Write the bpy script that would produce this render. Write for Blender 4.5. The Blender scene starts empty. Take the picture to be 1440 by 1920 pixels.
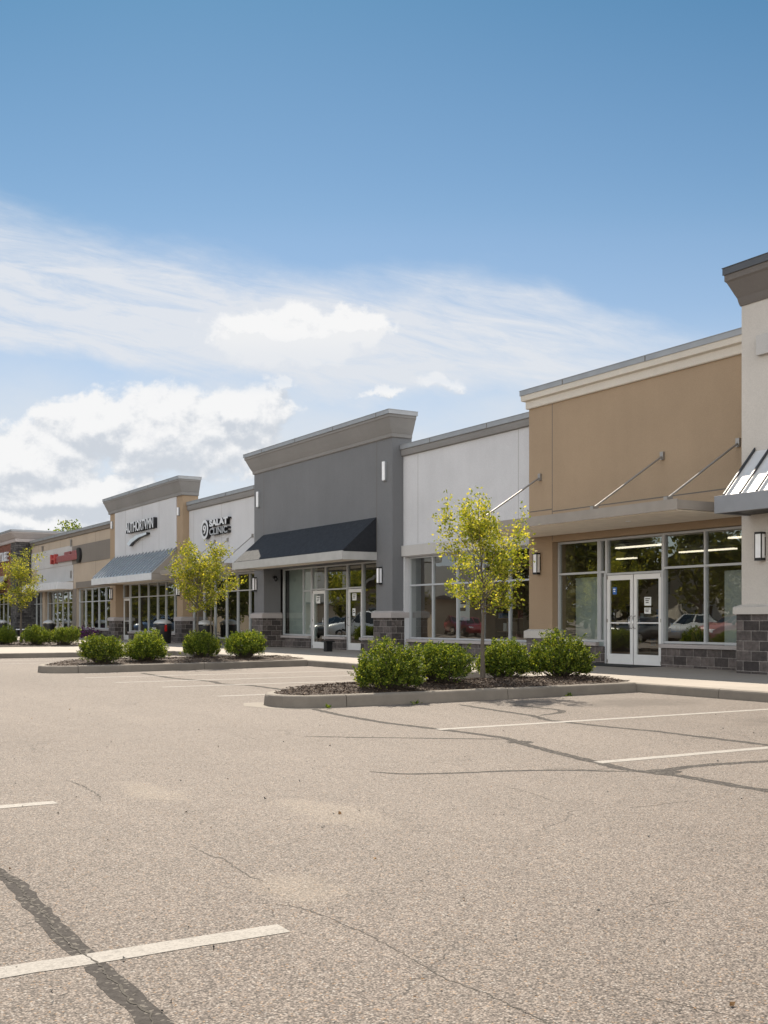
import bpy, bmesh, math, random
from mathutils import Vector, Matrix
R = math.radians
random.seed(7)
scn = bpy.context.scene
COL = scn.collection
ORG = {}

# ------------------------------------------------------------------ node helpers
class NT:
    def __init__(s, tree): s.t = tree; s.n = tree.nodes; s.l = tree.links
    def new(s, typ, **kw):
        n = s.n.new(typ)
        for k, v in kw.items(): setattr(n, k, v)
        return n
    def put(s, sock, v):
        if isinstance(v, bpy.types.NodeSocket): s.l.new(v, sock)
        elif v is not None: sock.default_value = v
    def m(s, op, a, b=None, c=None, clamp=False):
        n = s.new('ShaderNodeMath', operation=op, use_clamp=clamp)
        s.put(n.inputs[0], a)
        if b is not None: s.put(n.inputs[1], b)
        if c is not None: s.put(n.inputs[2], c)
        return n.outputs[0]
    def add(s, a, b): return s.m('ADD', a, b)
    def sub(s, a, b): return s.m('SUBTRACT', a, b)
    def mul(s, a, b): return s.m('MULTIPLY', a, b)
    def div(s, a, b): return s.m('DIVIDE', a, b)
    def mx(s, a, b): return s.m('MAXIMUM', a, b)
    def mn(s, a, b): return s.m('MINIMUM', a, b)
    def step(s, v, lo, hi, to0=0., to1=1., smooth=True):
        n = s.new('ShaderNodeMapRange', interpolation_type='SMOOTHSTEP' if smooth else 'LINEAR')
        s.put(n.inputs['Value'], v); s.put(n.inputs['From Min'], lo); s.put(n.inputs['From Max'], hi)
        s.put(n.inputs['To Min'], to0); s.put(n.inputs['To Max'], to1)
        return n.outputs[0]
    def mix(s, f, a, b, mode='MIX'):
        n = s.new('ShaderNodeMix', data_type='RGBA', blend_type=mode)
        s.put(n.inputs[0], f); s.put(n.inputs[6], c4(a)); s.put(n.inputs[7], c4(b))
        return n.outputs[2]
    def noise(s, vec, scale, detail=4, rough=.55, dist=0., out=0):
        n = s.new('ShaderNodeTexNoise')
        if vec is not None: s.put(n.inputs['Vector'], vec)
        n.inputs['Scale'].default_value = scale; n.inputs['Detail'].default_value = detail
        n.inputs['Roughness'].default_value = rough; n.inputs['Distortion'].default_value = dist
        return n.outputs[out]
    def vor(s, vec, scale, feature='F1', out='Distance', rnd=1.):
        n = s.new('ShaderNodeTexVoronoi', feature=feature)
        s.put(n.inputs['Vector'], vec); n.inputs['Scale'].default_value = scale
        n.inputs['Randomness'].default_value = rnd
        return n.outputs[out]
    def xyz(s, x, y, z=0.):
        n = s.new('ShaderNodeCombineXYZ')
        s.put(n.inputs[0], x); s.put(n.inputs[1], y); s.put(n.inputs[2], z)
        return n.outputs[0]
    def sep(s, v):
        n = s.new('ShaderNodeSeparateXYZ'); s.put(n.inputs[0], v); return n.outputs
    def mapping(s, v, scale=(1, 1, 1), loc=(0, 0, 0), rot=(0, 0, 0)):
        n = s.new('ShaderNodeMapping'); s.put(n.inputs[0], v)
        n.inputs['Scale'].default_value = scale; n.inputs['Location'].default_value = loc
        n.inputs['Rotation'].default_value = rot
        return n.outputs[0]
    def bump(s, h, strength, dist, nrm=None):
        n = s.new('ShaderNodeBump'); s.put(n.inputs['Height'], h)
        n.inputs['Strength'].default_value = strength; n.inputs['Distance'].default_value = dist
        if nrm is not None: s.put(n.inputs['Normal'], nrm)
        return n.outputs[0]
def c4(c):
    if isinstance(c, (tuple, list)) and len(c) == 3: return (*c, 1)
    return c

def newmat(name):
    m = bpy.data.materials.new(name); m.use_nodes = True
    t = NT(m.node_tree)
    return m, t, m.node_tree.nodes['Principled BSDF'], m.node_tree.nodes['Material Output']

def pos(t): return t.new('ShaderNodeNewGeometry').outputs['Position']
def uv(t): return t.new('ShaderNodeTexCoord').outputs['UV']

def mat_plain(name, col, rough=.5, metal=0., var=.08, scale=3., bump=0., bscale=60.):
    m, t, b, o = newmat(name)
    p = pos(t)
    n = t.noise(p, scale, 5, .6)
    f = t.step(n, .3, .7, 1 - var, 1 + var, False)
    t.l.new(t.mix(1., col, t.xyz(f, f, f), 'MULTIPLY'), b.inputs['Base Color'])
    t.l.new(t.step(t.noise(p, scale * 4, 3), .3, .7, max(0.02, rough - .08), min(1, rough + .08), False), b.inputs['Roughness'])
    b.inputs['Metallic'].default_value = metal
    if bump: t.l.new(t.bump(t.noise(p, bscale, 3), bump, .01), b.inputs['Normal'])
    return m

def mat_stucco(name, col, var=.07):
    m, t, b, o = newmat(name)
    p = pos(t)
    big = t.noise(p, .55, 4, .6)
    fine = t.noise(p, 55, 4, .65)
    streak = t.noise(t.mapping(p, (2.2, 2.2, .18)), 1.3, 4, .6)
    f = t.add(t.step(big, .3, .7, 1 - var, 1 + var * .6, False), t.step(streak, .35, .75, .012, -.03, False))
    f = t.mul(f, t.step(fine, .25, .75, .88, 1.09, False))
    t.l.new(t.mix(1., col, t.xyz(f, f, f), 'MULTIPLY'), b.inputs['Base Color'])
    b.inputs['Roughness'].default_value = .92
    b.inputs['Specular IOR Level'].default_value = .2
    h = t.add(t.mul(fine, .7), t.mul(t.noise(p, 160, 2), .5))
    t.l.new(t.bump(h, .8, .015), b.inputs['Normal'])
    return m

def mat_stone(name, c1, c2, mortar, bw=.4, bh=.2):
    m, t, b, o = newmat(name)
    u = uv(t)
    br = t.new('ShaderNodeTexBrick'); t.put(br.inputs['Vector'], u)
    br.inputs['Color1'].default_value = c4(c1); br.inputs['Color2'].default_value = c4(c2)
    br.inputs['Mortar'].default_value = c4(mortar); br.inputs['Scale'].default_value = 1
    br.inputs['Mortar Size'].default_value = .009; br.inputs['Mortar Smooth'].default_value = .3
    br.inputs['Brick Width'].default_value = bw; br.inputs['Row Height'].default_value = bh
    br.inputs['Bias'].default_value = 0.
    p = pos(t)
    rock = t.noise(p, 9, 6, .7)
    fine = t.noise(p, 70, 4, .7)
    f = t.mul(t.step(rock, .25, .75, .45, 1.6, False), t.step(fine, .25, .75, .75, 1.25, False))
    t.l.new(t.mix(1., br.outputs['Color'], t.xyz(f, f, f), 'MULTIPLY'), b.inputs['Base Color'])
    b.inputs['Roughness'].default_value = .9
    h = t.add(t.mul(t.sub(1., br.outputs['Fac']), 1.2), t.mul(rock, 1.2))
    t.l.new(t.bump(h, .9, .04), b.inputs['Normal'])
    return m

def mat_concrete(name, col, joints=0., stain=.12):
    m, t, b, o = newmat(name)
    p = pos(t)
    big = t.noise(p, .5, 5, .65); mid = t.noise(p, 6, 5, .65); fine = t.noise(p, 140, 3, .6)
    f = t.mul(t.step(big, .3, .7, 1 - stain, 1.06, False), t.mul(t.step(mid, .3, .7, .93, 1.06, False), t.step(fine, .3, .7, .92, 1.07, False)))
    h = t.add(t.mul(mid, .3), fine)
    c = t.mix(1., col, t.xyz(f, f, f), 'MULTIPLY')
    if joints:
        x, y, z = t.sep(p)
        def line(v, off=0.):
            d = t.m('ABSOLUTE', t.sub(t.m('FRACT', t.div(t.add(v, 400.3 + off), joints)), .5))
            return t.m('LESS_THAN', d, .006 / joints)
        j = t.mx(line(x), line(y, .2))
        c = t.mix(t.mul(j, .6), c, (.12, .11, .1))
        h = t.sub(h, t.mul(j, 4.))
    t.l.new(c, b.inputs['Base Color']); b.inputs['Roughness'].default_value = .88
    t.l.new(t.bump(h, .35, .006), b.inputs['Normal'])
    return m

def mat_leaf(name, c1, c2, c3, trans=.35):
    m, t, b, o = newmat(name)
    g = t.new('ShaderNodeNewGeometry')
    rnd = g.outputs['Random Per Island']
    oi = t.new('ShaderNodeObjectInfo').outputs['Random']
    col = t.mix(t.step(rnd, 0., .6, smooth=False), c1, c2)
    col = t.mix(t.step(rnd, .62, .95, smooth=False), col, c3)
    k = t.step(oi, 0., 1., .86, 1.12, False)
    col = t.mix(1., col, t.xyz(k, k, t.mul(k, .9)), 'MULTIPLY')
    t.l.new(col, b.inputs['Base Color'])
    b.inputs['Roughness'].default_value = .6
    b.inputs['Specular IOR Level'].default_value = .22
    tr = t.new('ShaderNodeBsdfTranslucent')
    t.l.new(t.mix(1., col, (1.5, 1.35, .55), 'MULTIPLY'), tr.inputs['Color'])
    mx = t.new('ShaderNodeMixShader'); mx.inputs[0].default_value = trans
    t.l.new(b.outputs[0], mx.inputs[1]); t.l.new(tr.outputs[0], mx.inputs[2])
    t.l.new(mx.outputs[0], o.inputs[0])
    return m

def mat_glass(name, tint=(.6, .63, .62), base=.15, ior=1.62):
    m, t, b, o = newmat(name)
    m.node_tree.nodes.remove(b)
    p = pos(t)
    nrm = t.bump(t.noise(p, .9, 2, .4), .035, .12)
    fr = t.new('ShaderNodeFresnel'); fr.inputs['IOR'].default_value = ior
    t.l.new(nrm, fr.inputs['Normal'])
    back = t.new('ShaderNodeNewGeometry').outputs['Backfacing']
    fac = t.add(t.mul(fr.outputs[0], 1.25), base)
    fac = t.mn(fac, .95)
    mixf = t.new('ShaderNodeMix', data_type='FLOAT')
    t.l.new(back, mixf.inputs[0]); t.l.new(fac, mixf.inputs[2]); mixf.inputs[3].default_value = .08
    tr = t.new('ShaderNodeBsdfTransparent'); tr.inputs[0].default_value = c4(tint)
    gl = t.new('ShaderNodeBsdfGlossy'); gl.inputs['Roughness'].default_value = 0.
    gl.inputs['Color'].default_value = (.93, .97, .95, 1)
    t.l.new(nrm, gl.inputs['Normal'])
    mx = t.new('ShaderNodeMixShader'); t.l.new(mixf.outputs[0], mx.inputs[0])
    t.l.new(tr.outputs[0], mx.inputs[1]); t.l.new(gl.outputs[0], mx.inputs[2])
    t.l.new(mx.outputs[0], o.inputs[0])
    return m

def mat_emit(name, col, s):
    m, t, b, o = newmat(name)
    b.inputs['Base Color'].default_value = c4(col)
    b.inputs['Emission Color'].default_value = c4(col); b.inputs['Emission Strength'].default_value = s
    return m

def mat_asphalt():
    m, t, b, o = newmat('asphalt')
    p = pos(t)
    x, y, z = t.sep(p)
    big = t.noise(p, .12, 5, .6)
    lanes = t.noise(t.mapping(p, (.05, .9, 1)), 1., 4, .6)
    mid = t.noise(p, 2.2, 6, .7)
    cv = t.vor(p, 128, out='Color'); cd = t.vor(p, 128)
    rnd = t.sep(cv)[0]; rnd2 = t.sep(cv)[1]
    cv2 = t.sep(t.vor(p, 55, out='Color'))[0]
    fine = t.noise(p, 320, 2, .6)
    base = t.mix(t.step(big, .36, .64), (.174, .144, .121), (.258, .217, .184))
    f = t.mul(t.step(lanes, .32, .68, .82, 1.1, False), t.step(mid, .25, .75, .80, 1.15, False))
    base = t.mix(1., base, t.xyz(f, f, f), 'MULTIPLY')
    st = t.mix(t.step(rnd, .02, .46), (.022, .018, .016), (.195, .158, .136))
    st = t.mix(t.step(rnd, .62, .8), st, (.30, .25, .212))
    st = t.mix(t.m('GREATER_THAN', rnd2, .965), st, (.3, .19, .11))
    st = t.mix(t.m('LESS_THAN', rnd2, .05), st, (.36, .33, .3))
    c = t.mix(.68, base, st)
    gap = t.step(cd, .3, .7, 1., .5)
    c = t.mix(1., c, t.xyz(gap, gap, gap), 'MULTIPLY')
    k = t.mul(t.step(fine, .3, .7, .86, 1.13, False), t.step(cv2, 0., 1., .88, 1.1, False))
    c = t.mix(1., c, t.xyz(k, k, k), 'MULTIPLY')
    # oil drips in the stalls, pale worn patch in the aisle
    wob = t.mul(t.sub(t.noise(p, 2.5, 4, .6), .5), 1.6)
    def blot(cx, cy, rx, ry):
        d = t.m('SQRT', t.add(t.m('POWER', t.div(t.sub(x, cx), rx), 2.), t.m('POWER', t.div(t.sub(y, cy), ry), 2.)))
        return t.step(t.add(d, wob), .3, 1.15, 1., 0.)
    oil = t.mx(blot(-12.0, 11.5, .9, 1.4), t.mx(blot(-8.7, 11.2, .8, 1.2), blot(-17.8, 11.6, .9, 1.3)))
    oil = t.mx(oil, t.mx(blot(-20.2, 12., .6, 1.), blot(-5.9, 11., .8, 1.2)))
    c = t.mix(t.mul(oil, .68), c, (.075, .06, .05))
    pale = t.mx(blot(-4.5, 2.25, .35, .22), t.mx(blot(-6.2, 3.3, .7, .3), blot(-7.6, 2.6, .6, .2)))
    c = t.mix(t.mul(pale, .16), c, (.37, .31, .24))
    # hairline weathering cracks, only in patches
    w = t.new('ShaderNodeVectorMath', operation='ADD')
    t.l.new(p, w.inputs[0])
    sc = t.new('ShaderNodeVectorMath', operation='SCALE'); sc.inputs['Scale'].default_value = .5
    t.l.new(t.noise(p, 1.4, 5, .7, out=1), sc.inputs[0]); t.l.new(sc.outputs[0], w.inputs[1])
    e = t.vor(w.outputs[0], .75, 'DISTANCE_TO_EDGE')
    cr = t.mul(t.step(e, 0., .007, 1., 0.), t.step(t.noise(p, .8, 3), .52, .64))
    c = t.mix(t.mul(cr, .6), c, (.05, .045, .04))
    t.l.new(c, b.inputs['Base Color'])
    b.inputs['Roughness'].default_value = .85
    b.inputs['Specular IOR Level'].default_value = .3
    h = t.add(t.mul(t.sub(1., cd), .9), t.mul(fine, .5))
    h = t.sub(h, t.mul(cr, 2.))
    t.l.new(t.bump(h, .6, .006), b.inputs['Normal'])
    return m

def mat_paint():
    m, t, b, o = newmat('line_paint')
    p = pos(t)
    wear = t.add(t.mul(t.noise(p, 7, 6, .75), .6), t.mul(t.noise(p, 60, 4, .7), .4))
    cr = t.vor(p, 85)
    f = t.mx(t.step(wear, .53, .57), t.step(t.noise(p, 26, 6, .78), .55, .575))
    e = t.vor(t.mapping(p, (1, 1.6, 1)), 9, 'DISTANCE_TO_EDGE')
    f = t.mx(f, t.mul(t.step(e, 0., .02, 1., 0.), t.step(t.noise(p, 3, 4), .44, .56)))
    c = t.mix(f, t.mix(t.noise(p, 4, 4), (.235, .214, .19), (.29, .264, .236)), (.2, .18, .16))
    g = t.step(cr, .35, .8, 1., .82)
    c = t.mix(1., c, t.xyz(g, g, g), 'MULTIPLY')
    t.l.new(c, b.inputs['Base Color']); b.inputs['Roughness'].default_value = .8
    t.l.new(t.bump(t.sub(1., cr), .4, .005), b.inputs['Normal'])
    return m

def mat_sealant():
    m, t, b, o = newmat('crack_sealant')
    p = pos(t)
    n = t.noise(p, 30, 5, .7)
    sp = t.m('GREATER_THAN', t.sep(t.vor(p, 70, out='Color'))[0], .88)
    c = t.mix(t.step(n, .3, .75), (.046, .041, .038), (.08, .072, .066))
    c = t.mix(t.mul(sp, .55), c, (.2, .18, .155))
    t.l.new(c, b.inputs['Base Color']); b.inputs['Roughness'].default_value = .95; b.inputs['Specular IOR Level'].default_value = .08
    t.l.new(t.bump(t.add(n, t.vor(p, 85)), .4, .005), b.inputs['Normal'])
    return m

def mat_mulch():
    m, t, b, o = newmat('mulch')
    g = t.new('ShaderNodeNewGeometry'); p = g.outputs['Position']
    r = g.outputs['Random Per Island']
    c = t.mix(t.step(r, 0., .7), (.02, .012, .008), (.066, .040, .025))
    c = t.mix(t.step(r, .82, 1.), c, (.24, .17, .115))
    k = t.step(t.noise(p, 40, 4, .7), .25, .75, .6, 1.35, False)
    t.l.new(t.mix(1., c, t.xyz(k, k, k), 'MULTIPLY'), b.inputs['Base Color'])
    b.inputs['Roughness'].default_value = .95
    return m

def mat_bark(name, c1, c2):
    m, t, b, o = newmat(name)
    p = pos(t)
    n = t.noise(t.mapping(p, (40, 40, 9)), 1., 5, .7)
    t.l.new(t.mix(n, c1, c2), b.inputs['Base Color']); b.inputs['Roughness'].default_value = .9
    t.l.new(t.bump(n, .6, .01), b.inputs['Normal'])
    return m

M = dict(
    asphalt=mat_asphalt(), paint=mat_paint(), seal=mat_sealant(), mulch=mat_mulch(),
    walk=mat_concrete('sidewalk_concrete', (.282, .244, .207), 1.52), kerb=mat_concrete('kerb_concrete', (.205, .175, .142), 0, .35),
    dirt=mat_plain('crack_dirt', (.045, .038, .03), .95, 0, .4, 60),
    white=mat_stucco('white_stucco', (.58, .575, .585)), warmwhite=mat_stucco('warm_white_stucco', (.56, .52, .475)),
    tan=mat_stucco('tan_stucco', (.36, .265, .178)), cream=mat_stucco('cream_stucco', (.62, .57, .50)),
    grey=mat_stucco('grey_stucco', (.176, .178, .184)), greytrim=mat_stucco('grey_trim_stucco', (.245, .236, .228)),
    darktrim=mat_stucco('dark_trim_stucco', (.165, .148, .136)), beige=mat_stucco('beige_stucco', (.44, .36, .28)),
    taupe=mat_stucco('taupe_stucco', (.21, .185, .16)), palegrey=mat_stucco('pale_grey_stucco', (.5, .48, .46)),
    lilac=mat_stucco('pale_stone_trim', (.42, .38, .365)),
    stone=mat_stone('dark_split_stone', (.040, .033, .031), (.135, .112, .103), (.26, .23, .21)),
    brick=mat_stone('red_brown_brick', (.205, .07, .044), (.24, .092, .057), (.19, .10, .07), .21, .075),
    ledge=mat_stone('dark_ledge_stone', (.035, .032, .032), (.12, .11, .105), (.02, .018, .018), .34, .14),
    groove=mat_plain('wall_groove', (.13, .115, .10), .95), groovep=mat_plain('pale_wall_groove', (.34, .33, .32), .95),
    cap=mat_plain('grey_metal_cap', (.30, .31, .325), .45, .35), capdark=mat_plain('dark_metal_cap', (.085, .088, .095), .45, .5),
    alu=mat_plain('silver_aluminium', (.47, .48, .49), .45, .2, .04), aludoor=mat_plain('silver_door_aluminium', (.74, .735, .725), .45, .2, .04),
    steel=mat_plain('brushed_steel', (.55, .54, .53), .25, 1., .05), rod=mat_plain('rod_steel', (.33, .31, .29), .4, .7),
    glass=mat_glass('window_glass'), frost=mat_glass('hazy_window_glass', (.55, .6, .58), .12),
    black=mat_plain('black_metal', (.014, .014, .015), .45, .2), lens=mat_plain('white_lamp_lens', (.86, .86, .87), .4),
    navy=mat_plain('black_awning_fabric', (.011, .013, .018), .8, 0, .15, 2, .3, 200),
    seam=mat_plain('silver_standing_seam', (.52, .57, .61), .36, .7, .05), seamrib=mat_plain('standing_seam_rib', (.30, .31, .325), .4, .7),
    seamdark=mat_plain('dark_standing_seam_rib', (.045, .045, .05), .5, .4), seamwhite=mat_plain('pale_standing_seam', (.62, .60, .585), .5, .25, .05),
    fascia=mat_plain('taupe_metal_fascia', (.29, .255, .22), .5, .2), fasciag=mat_plain('pale_metal_fascia', (.46, .45, .43), .45, .3),
    fasciab=mat_plain('blue_grey_fascia', (.24, .245, .26), .5, .2), soffit=mat_plain('soffit_panel', (.82, .74, .63), .7),
    boxwhite=mat_plain('white_canopy_panel', (.68, .69, .71), .4, .1),
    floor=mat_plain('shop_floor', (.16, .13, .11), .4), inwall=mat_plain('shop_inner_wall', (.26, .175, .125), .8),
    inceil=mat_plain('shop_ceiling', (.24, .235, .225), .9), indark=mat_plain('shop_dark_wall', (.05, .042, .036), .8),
    inpale=mat_plain('pale_partition', (.72, .76, .74), .8), tube=mat_emit('lit_tube', (1., .88, .68), 1.1),
    paper=mat_plain('white_paper', (.75, .76, .74), .7), bluestick=mat_plain('blue_sticker', (.03, .12, .38), .5),
    inkdark=mat_plain('dark_ink', (.03, .03, .03), .7), frameb=mat_plain('black_frame', (.02, .018, .016), .4),
    lblack=mat_plain('black_letter_side', (.012, .012, .014), .4), lwhite=mat_plain('white_letter_face', (.66, .67, .69), .4),
    lgrey=mat_plain('grey_letter_face', (.36, .37, .385), .4), lred=mat_plain('red_letter_face', (.42, .055, .05), .4),
    ldred=mat_plain('dull_red_panel', (.25, .07, .068), .55), swoosh=mat_plain('pale_blue_face', (.60, .66, .71), .35),
    bark=mat_bark('young_bark', (.06, .047, .036), (.16, .13, .10)), twig=mat_bark('shrub_twig', (.05, .04, .028), (.10, .08, .055)),
    leaf=mat_leaf('yellow_green_leaf', (.085, .125, .016), (.25, .27, .034), (.50, .46, .095), .42),
    box=mat_leaf('boxwood_leaf', (.026, .05, .009), (.10, .15, .02), (.32, .35, .05), .33),
    deep=mat_leaf('broad_tree_leaf', (.055, .066, .02), (.12, .13, .038), (.22, .21, .07), .4),
    purple=mat_leaf('purple_petal', (.07, .02, .09), (.13, .035, .16), (.04, .06, .02), .3),
    dryleaf=mat_plain('dry_leaf', (.25, .14, .06), .9, 0, .3, 30), stoneA=mat_plain('loose_stone', (.25, .22, .19), .9, 0, .4, 40),
    plantleaf=mat_plain('dark_plant_leaf', (.05, .055, .03), .5), pot=mat_plain('dark_pot', (.03, .025, .022), .6),
    rubber=mat_plain('tyre_rubber', (.015, .015, .015), .85), lightred=mat_plain('red_lens', (.35, .015, .012), .25),
    mat=mat_plain('black_door_mat', (.012, .012, .012), .95), shade=mat_plain('dark_car_glass', (.01, .012, .014), .08),
    roofgrey=mat_plain('grey_roof', (.12, .115, .11), .8),
)

# ------------------------------------------------------------------ mesh helpers
class MB:
    def __init__(s): s.bm = bmesh.new(); s.mi = 0
    def mat(s, i): s.mi = i; return s
    def face(s, pts):
        f = s.bm.faces.new([s.bm.verts.new(p) for p in pts]); f.material_index = s.mi; return f
    def box(s, x0, x1, y0, y1, z0, z1, bev=0.):
        if x1 < x0: x0, x1 = x1, x0
        if y1 < y0: y0, y1 = y1, y0
        vs = [s.bm.verts.new(p) for p in ((x0, y0, z0), (x1, y0, z0), (x1, y1, z0), (x0, y1, z0), (x0, y0, z1), (x1, y0, z1), (x1, y1, z1), (x0, y1, z1))]
        fs = [s.bm.faces.new([vs[i] for i in q]) for q in ((0, 3, 2, 1), (4, 5, 6, 7), (0, 1, 5, 4), (1, 2, 6, 5), (2, 3, 7, 6), (3, 0, 4, 7))]
        for f in fs: f.material_index = s.mi
        if bev:
            es = list({e for f in fs for e in f.edges})
            r = bmesh.ops.bevel(s.bm, geom=es, offset=bev, segments=2, affect='EDGES', profile=.6)
            for f in r['faces']: f.material_index = s.mi
        return s
    def prism(s, prof, x0, x1):            # prof: list of (y,z) extruded along X
        a = [s.bm.verts.new((x0, y, z)) for y, z in prof]; b = [s.bm.verts.new((x1, y, z)) for y, z in prof]
        n = len(prof)
        for i in range(n):
            f = s.bm.faces.new((a[i], a[(i + 1) % n], b[(i + 1) % n], b[i])); f.material_index = s.mi
        for q in (a[::-1], b):
            f = s.bm.faces.new(q); f.material_index = s.mi
        return s
    def loft(s, rings, closed=True, caps=True):
        rv = [[s.bm.verts.new(p) for p in r] for r in rings]
        n = len(rv[0])
        for a, b in zip(rv, rv[1:]):
            for i in range(n if closed else n - 1):
                f = s.bm.faces.new((a[i], a[(i + 1) % n], b[(i + 1) % n], b[i])); f.material_index = s.mi
        if caps:
            for q in (rv[0][::-1], rv[-1]):
                f = s.bm.faces.new(q); f.material_index = s.mi
        return s
    def tube(s, pts, rad, n=6):
        rings = []
        pts = [Vector(p) for p in pts]
        if not isinstance(rad, (list, tuple)): rad = [rad] * len(pts)
        for i, p in enumerate(pts):
            d = (pts[min(i + 1, len(pts) - 1)] - pts[max(i - 1, 0)])
            if d.length < 1e-6: d = Vector((0, 0, 1))
            d.normalize()
            u = d.cross(Vector((0, 0, 1)) if abs(d.z) < .9 else Vector((1, 0, 0))).normalized(); v = d.cross(u)
            rings.append([p + (u * math.cos(k / n * 2 * math.pi) + v * math.sin(k / n * 2 * math.pi)) * rad[i] for k in range(n)])
        return s.loft(rings)
    def lathe(s, prof, c=(0, 0, 0), n=20):
        rings = [[(c[0] + r * math.cos(k / n * 2 * math.pi), c[1] + r * math.sin(k / n * 2 * math.pi), c[2] + z) for k in range(n)] for r, z in prof]
        return s.loft(rings)
    def build(s, name, mats, parent=None, smooth=False, recalc=True):
        bm = s.bm
        if recalc: bmesh.ops.recalc_face_normals(bm, faces=bm.faces)
        lay = bm.loops.layers.uv.new('UVMap')
        for f in bm.faces:
            f.normal_update()
            n = f.normal; a = max(range(3), key=lambda i: abs(n[i]))
            for l in f.loops:
                c = l.vert.co
                l[lay].uv = (c.y, c.z) if a == 0 else (c.x, c.z) if a == 1 else (c.x, c.y)
            f.smooth = smooth
        me = bpy.data.meshes.new(name)
        off = ORG.get(parent.name, Vector()) if parent else Vector()
        if off.length: bmesh.ops.translate(bm, verts=bm.verts, vec=-off)
        bm.to_mesh(me); bm.free()
        for m in (mats if isinstance(mats, (list, tuple)) else [mats]): me.materials.append(m)
        o = bpy.data.objects.new(name, me); COL.objects.link(o)
        if parent: o.parent = parent
        ORG[o.name] = off.copy()
        return o

def tag(o, label=None, cat=None, group=None, kind=None):
    if label: o['label'] = label
    if cat: o['category'] = cat
    if group: o['group'] = group
    if kind: o['kind'] = kind
    return o
def thing(name, label, cat, loc=(0, 0, 0), group=None):
    o = bpy.data.objects.new(name, None); COL.objects.link(o); o.location = loc
    o.empty_display_size = .2
    ORG[o.name] = Vector(loc)
    return tag(o, label, cat, group)
KIDS = {}
def copy_tree(o, parent=None):
    c = o.copy(); COL.objects.link(c)
    if parent: c.parent = parent
    for ch in list(o.children): copy_tree(ch, c)
    return c
def structure(o, label=None): return tag(o, label, kind='structure')

# ------------------------------------------------------------------ ground
g = MB(); g.face([(-700, -500, 0), (500, -500, 0), (500, 500, 0), (-700, 500, 0)])
structure(g.build('parking_lot', M['asphalt']), 'pale weathered asphalt parking lot')

def strip(pts, w, z, name, mat, label, seed=0, jag=.25, taper=True):
    """irregular ribbon along a polyline on the ground"""
    rnd = random.Random(seed)
    P = [Vector((x, y, 0)) for x, y in pts]
    fine = [P[0]]
    for a, b in zip(P, P[1:]):
        n = max(1, int((b - a).length / .07))
        for i in range(1, n + 1): fine.append(a.lerp(b, i / n))
    for _ in range(3):
        fine = [fine[0]] + [(fine[i - 1] + fine[i] * 2 + fine[i + 1]) / 4 for i in range(1, len(fine) - 1)] + [fine[-1]]
    L, Rr = [], []
    for i, p in enumerate(fine):
        d = (fine[min(i + 1, len(fine) - 1)] - fine[max(i - 1, 0)]).normalized(); nn = Vector((-d.y, d.x, 0))
        e = 1
        if taper: e = min(1, .35 + i / 4, .35 + (len(fine) - 1 - i) / 4)
        L.append(p + nn * w * .5 * e * (1 + rnd.uniform(-jag, jag))); Rr.append(p - nn * w * .5 * e * (1 + rnd.uniform(-jag, jag)))
    b = MB()
    vl = [b.bm.verts.new((p.x, p.y, z)) for p in L]; vr = [b.bm.verts.new((p.x, p.y, z)) for p in Rr]
    for i in range(len(vl) - 1): b.bm.faces.new((vr[i], vr[i + 1], vl[i + 1], vl[i]))
    return structure(b.build(name, mat), label)

SEAMS = [
    ([(-6.6, 1.12), (-5.65, 1.11), (-5.26, 1.16), (-4.89, 1.14), (-4.55, 1.135), (-4.17, 1.11), (-3.97, 1.13), (-3.73, 1.12), (-3.51, 1.12), (-3.32, 1.125), (-3.16, 1.11), (-2.8, 1.1), (-2.0, 1.12)], .088),
    ([(-13.5, 6.92), (-12.4, 6.76), (-11.23, 6.71), (-9.82, 6.88), (-9.11, 6.92), (-8.69, 6.76), (-7.93, 6.57), (-7.15, 6.4), (-6.64, 6.28), (-6.39, 6.39), (-6.13, 6.41), (-5.73, 6.38), (-5.34, 6.38), (-4., 6.4)], .115),
    ([(-10.32, 5.2), (-9.86, 5.77), (-9.35, 6.42), (-9.03, 6.86)], .06),
    ([(-7.66, 4.45), (-7.38, 4.61), (-7.22, 5.06), (-7.12, 5.47), (-6.88, 5.93), (-6.59, 6.23)], .06),
    ([(-13.07, 9.07), (-11.97, 8.91), (-11.06, 8.82), (-10.51, 8.59), (-10.18, 8.6), (-9.39, 8.64), (-8.84, 8.75), (-8.27, 8.73), (-7.57, 8.73), (-6.5, 8.67)], .11),
    ([(-12.6, 9.67), (-11.92, 9.7), (-11.6, 9.71), (-11.3, 9.53), (-11.17, 9.26), (-11.04, 8.9)], .10),
    ([(-6.44, 6.43), (-6.55, 6.69), (-6.56, 7.14), (-6.47, 7.73), (-6.3, 8.4)], .11),
    ([(-24.5, 8.2), (-22.18, 8.03), (-20.4, 8.28), (-19.66, 8.11), (-18.89, 8.4), (-17.0, 8.36)], .15),
]
SL = ['wide dark crack seal crossing the nearest white line', 'long dark crack seal running past the near island nose', 'thin dark crack seal joining the long seal from the left',
      'thin curving dark crack seal in the aisle', 'dark crack seal crossing the stalls beside the island', 'hooked dark crack seal near the island kerb',
      'short dark crack seal branching toward the shops', 'dark crack seal in the stalls between the islands']
for i, (p, w) in enumerate(SEAMS): strip(p, w, .001, 'crack_seal', M['seal'], SL[i], i)
blob = MB()
def blobpoly(b, cx, cy, r, z, seed):
    rn = random.Random(seed); n = 16
    b.face([(cx + r * rn.uniform(.7, 1.15) * math.cos(k / n * 6.2832), cy + r * 1.2 * rn.uniform(.7, 1.15) * math.sin(k / n * 6.2832), z) for k in range(n)])
blobpoly(blob, -6.44, 6.45, .15, .0013, 3)
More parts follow.
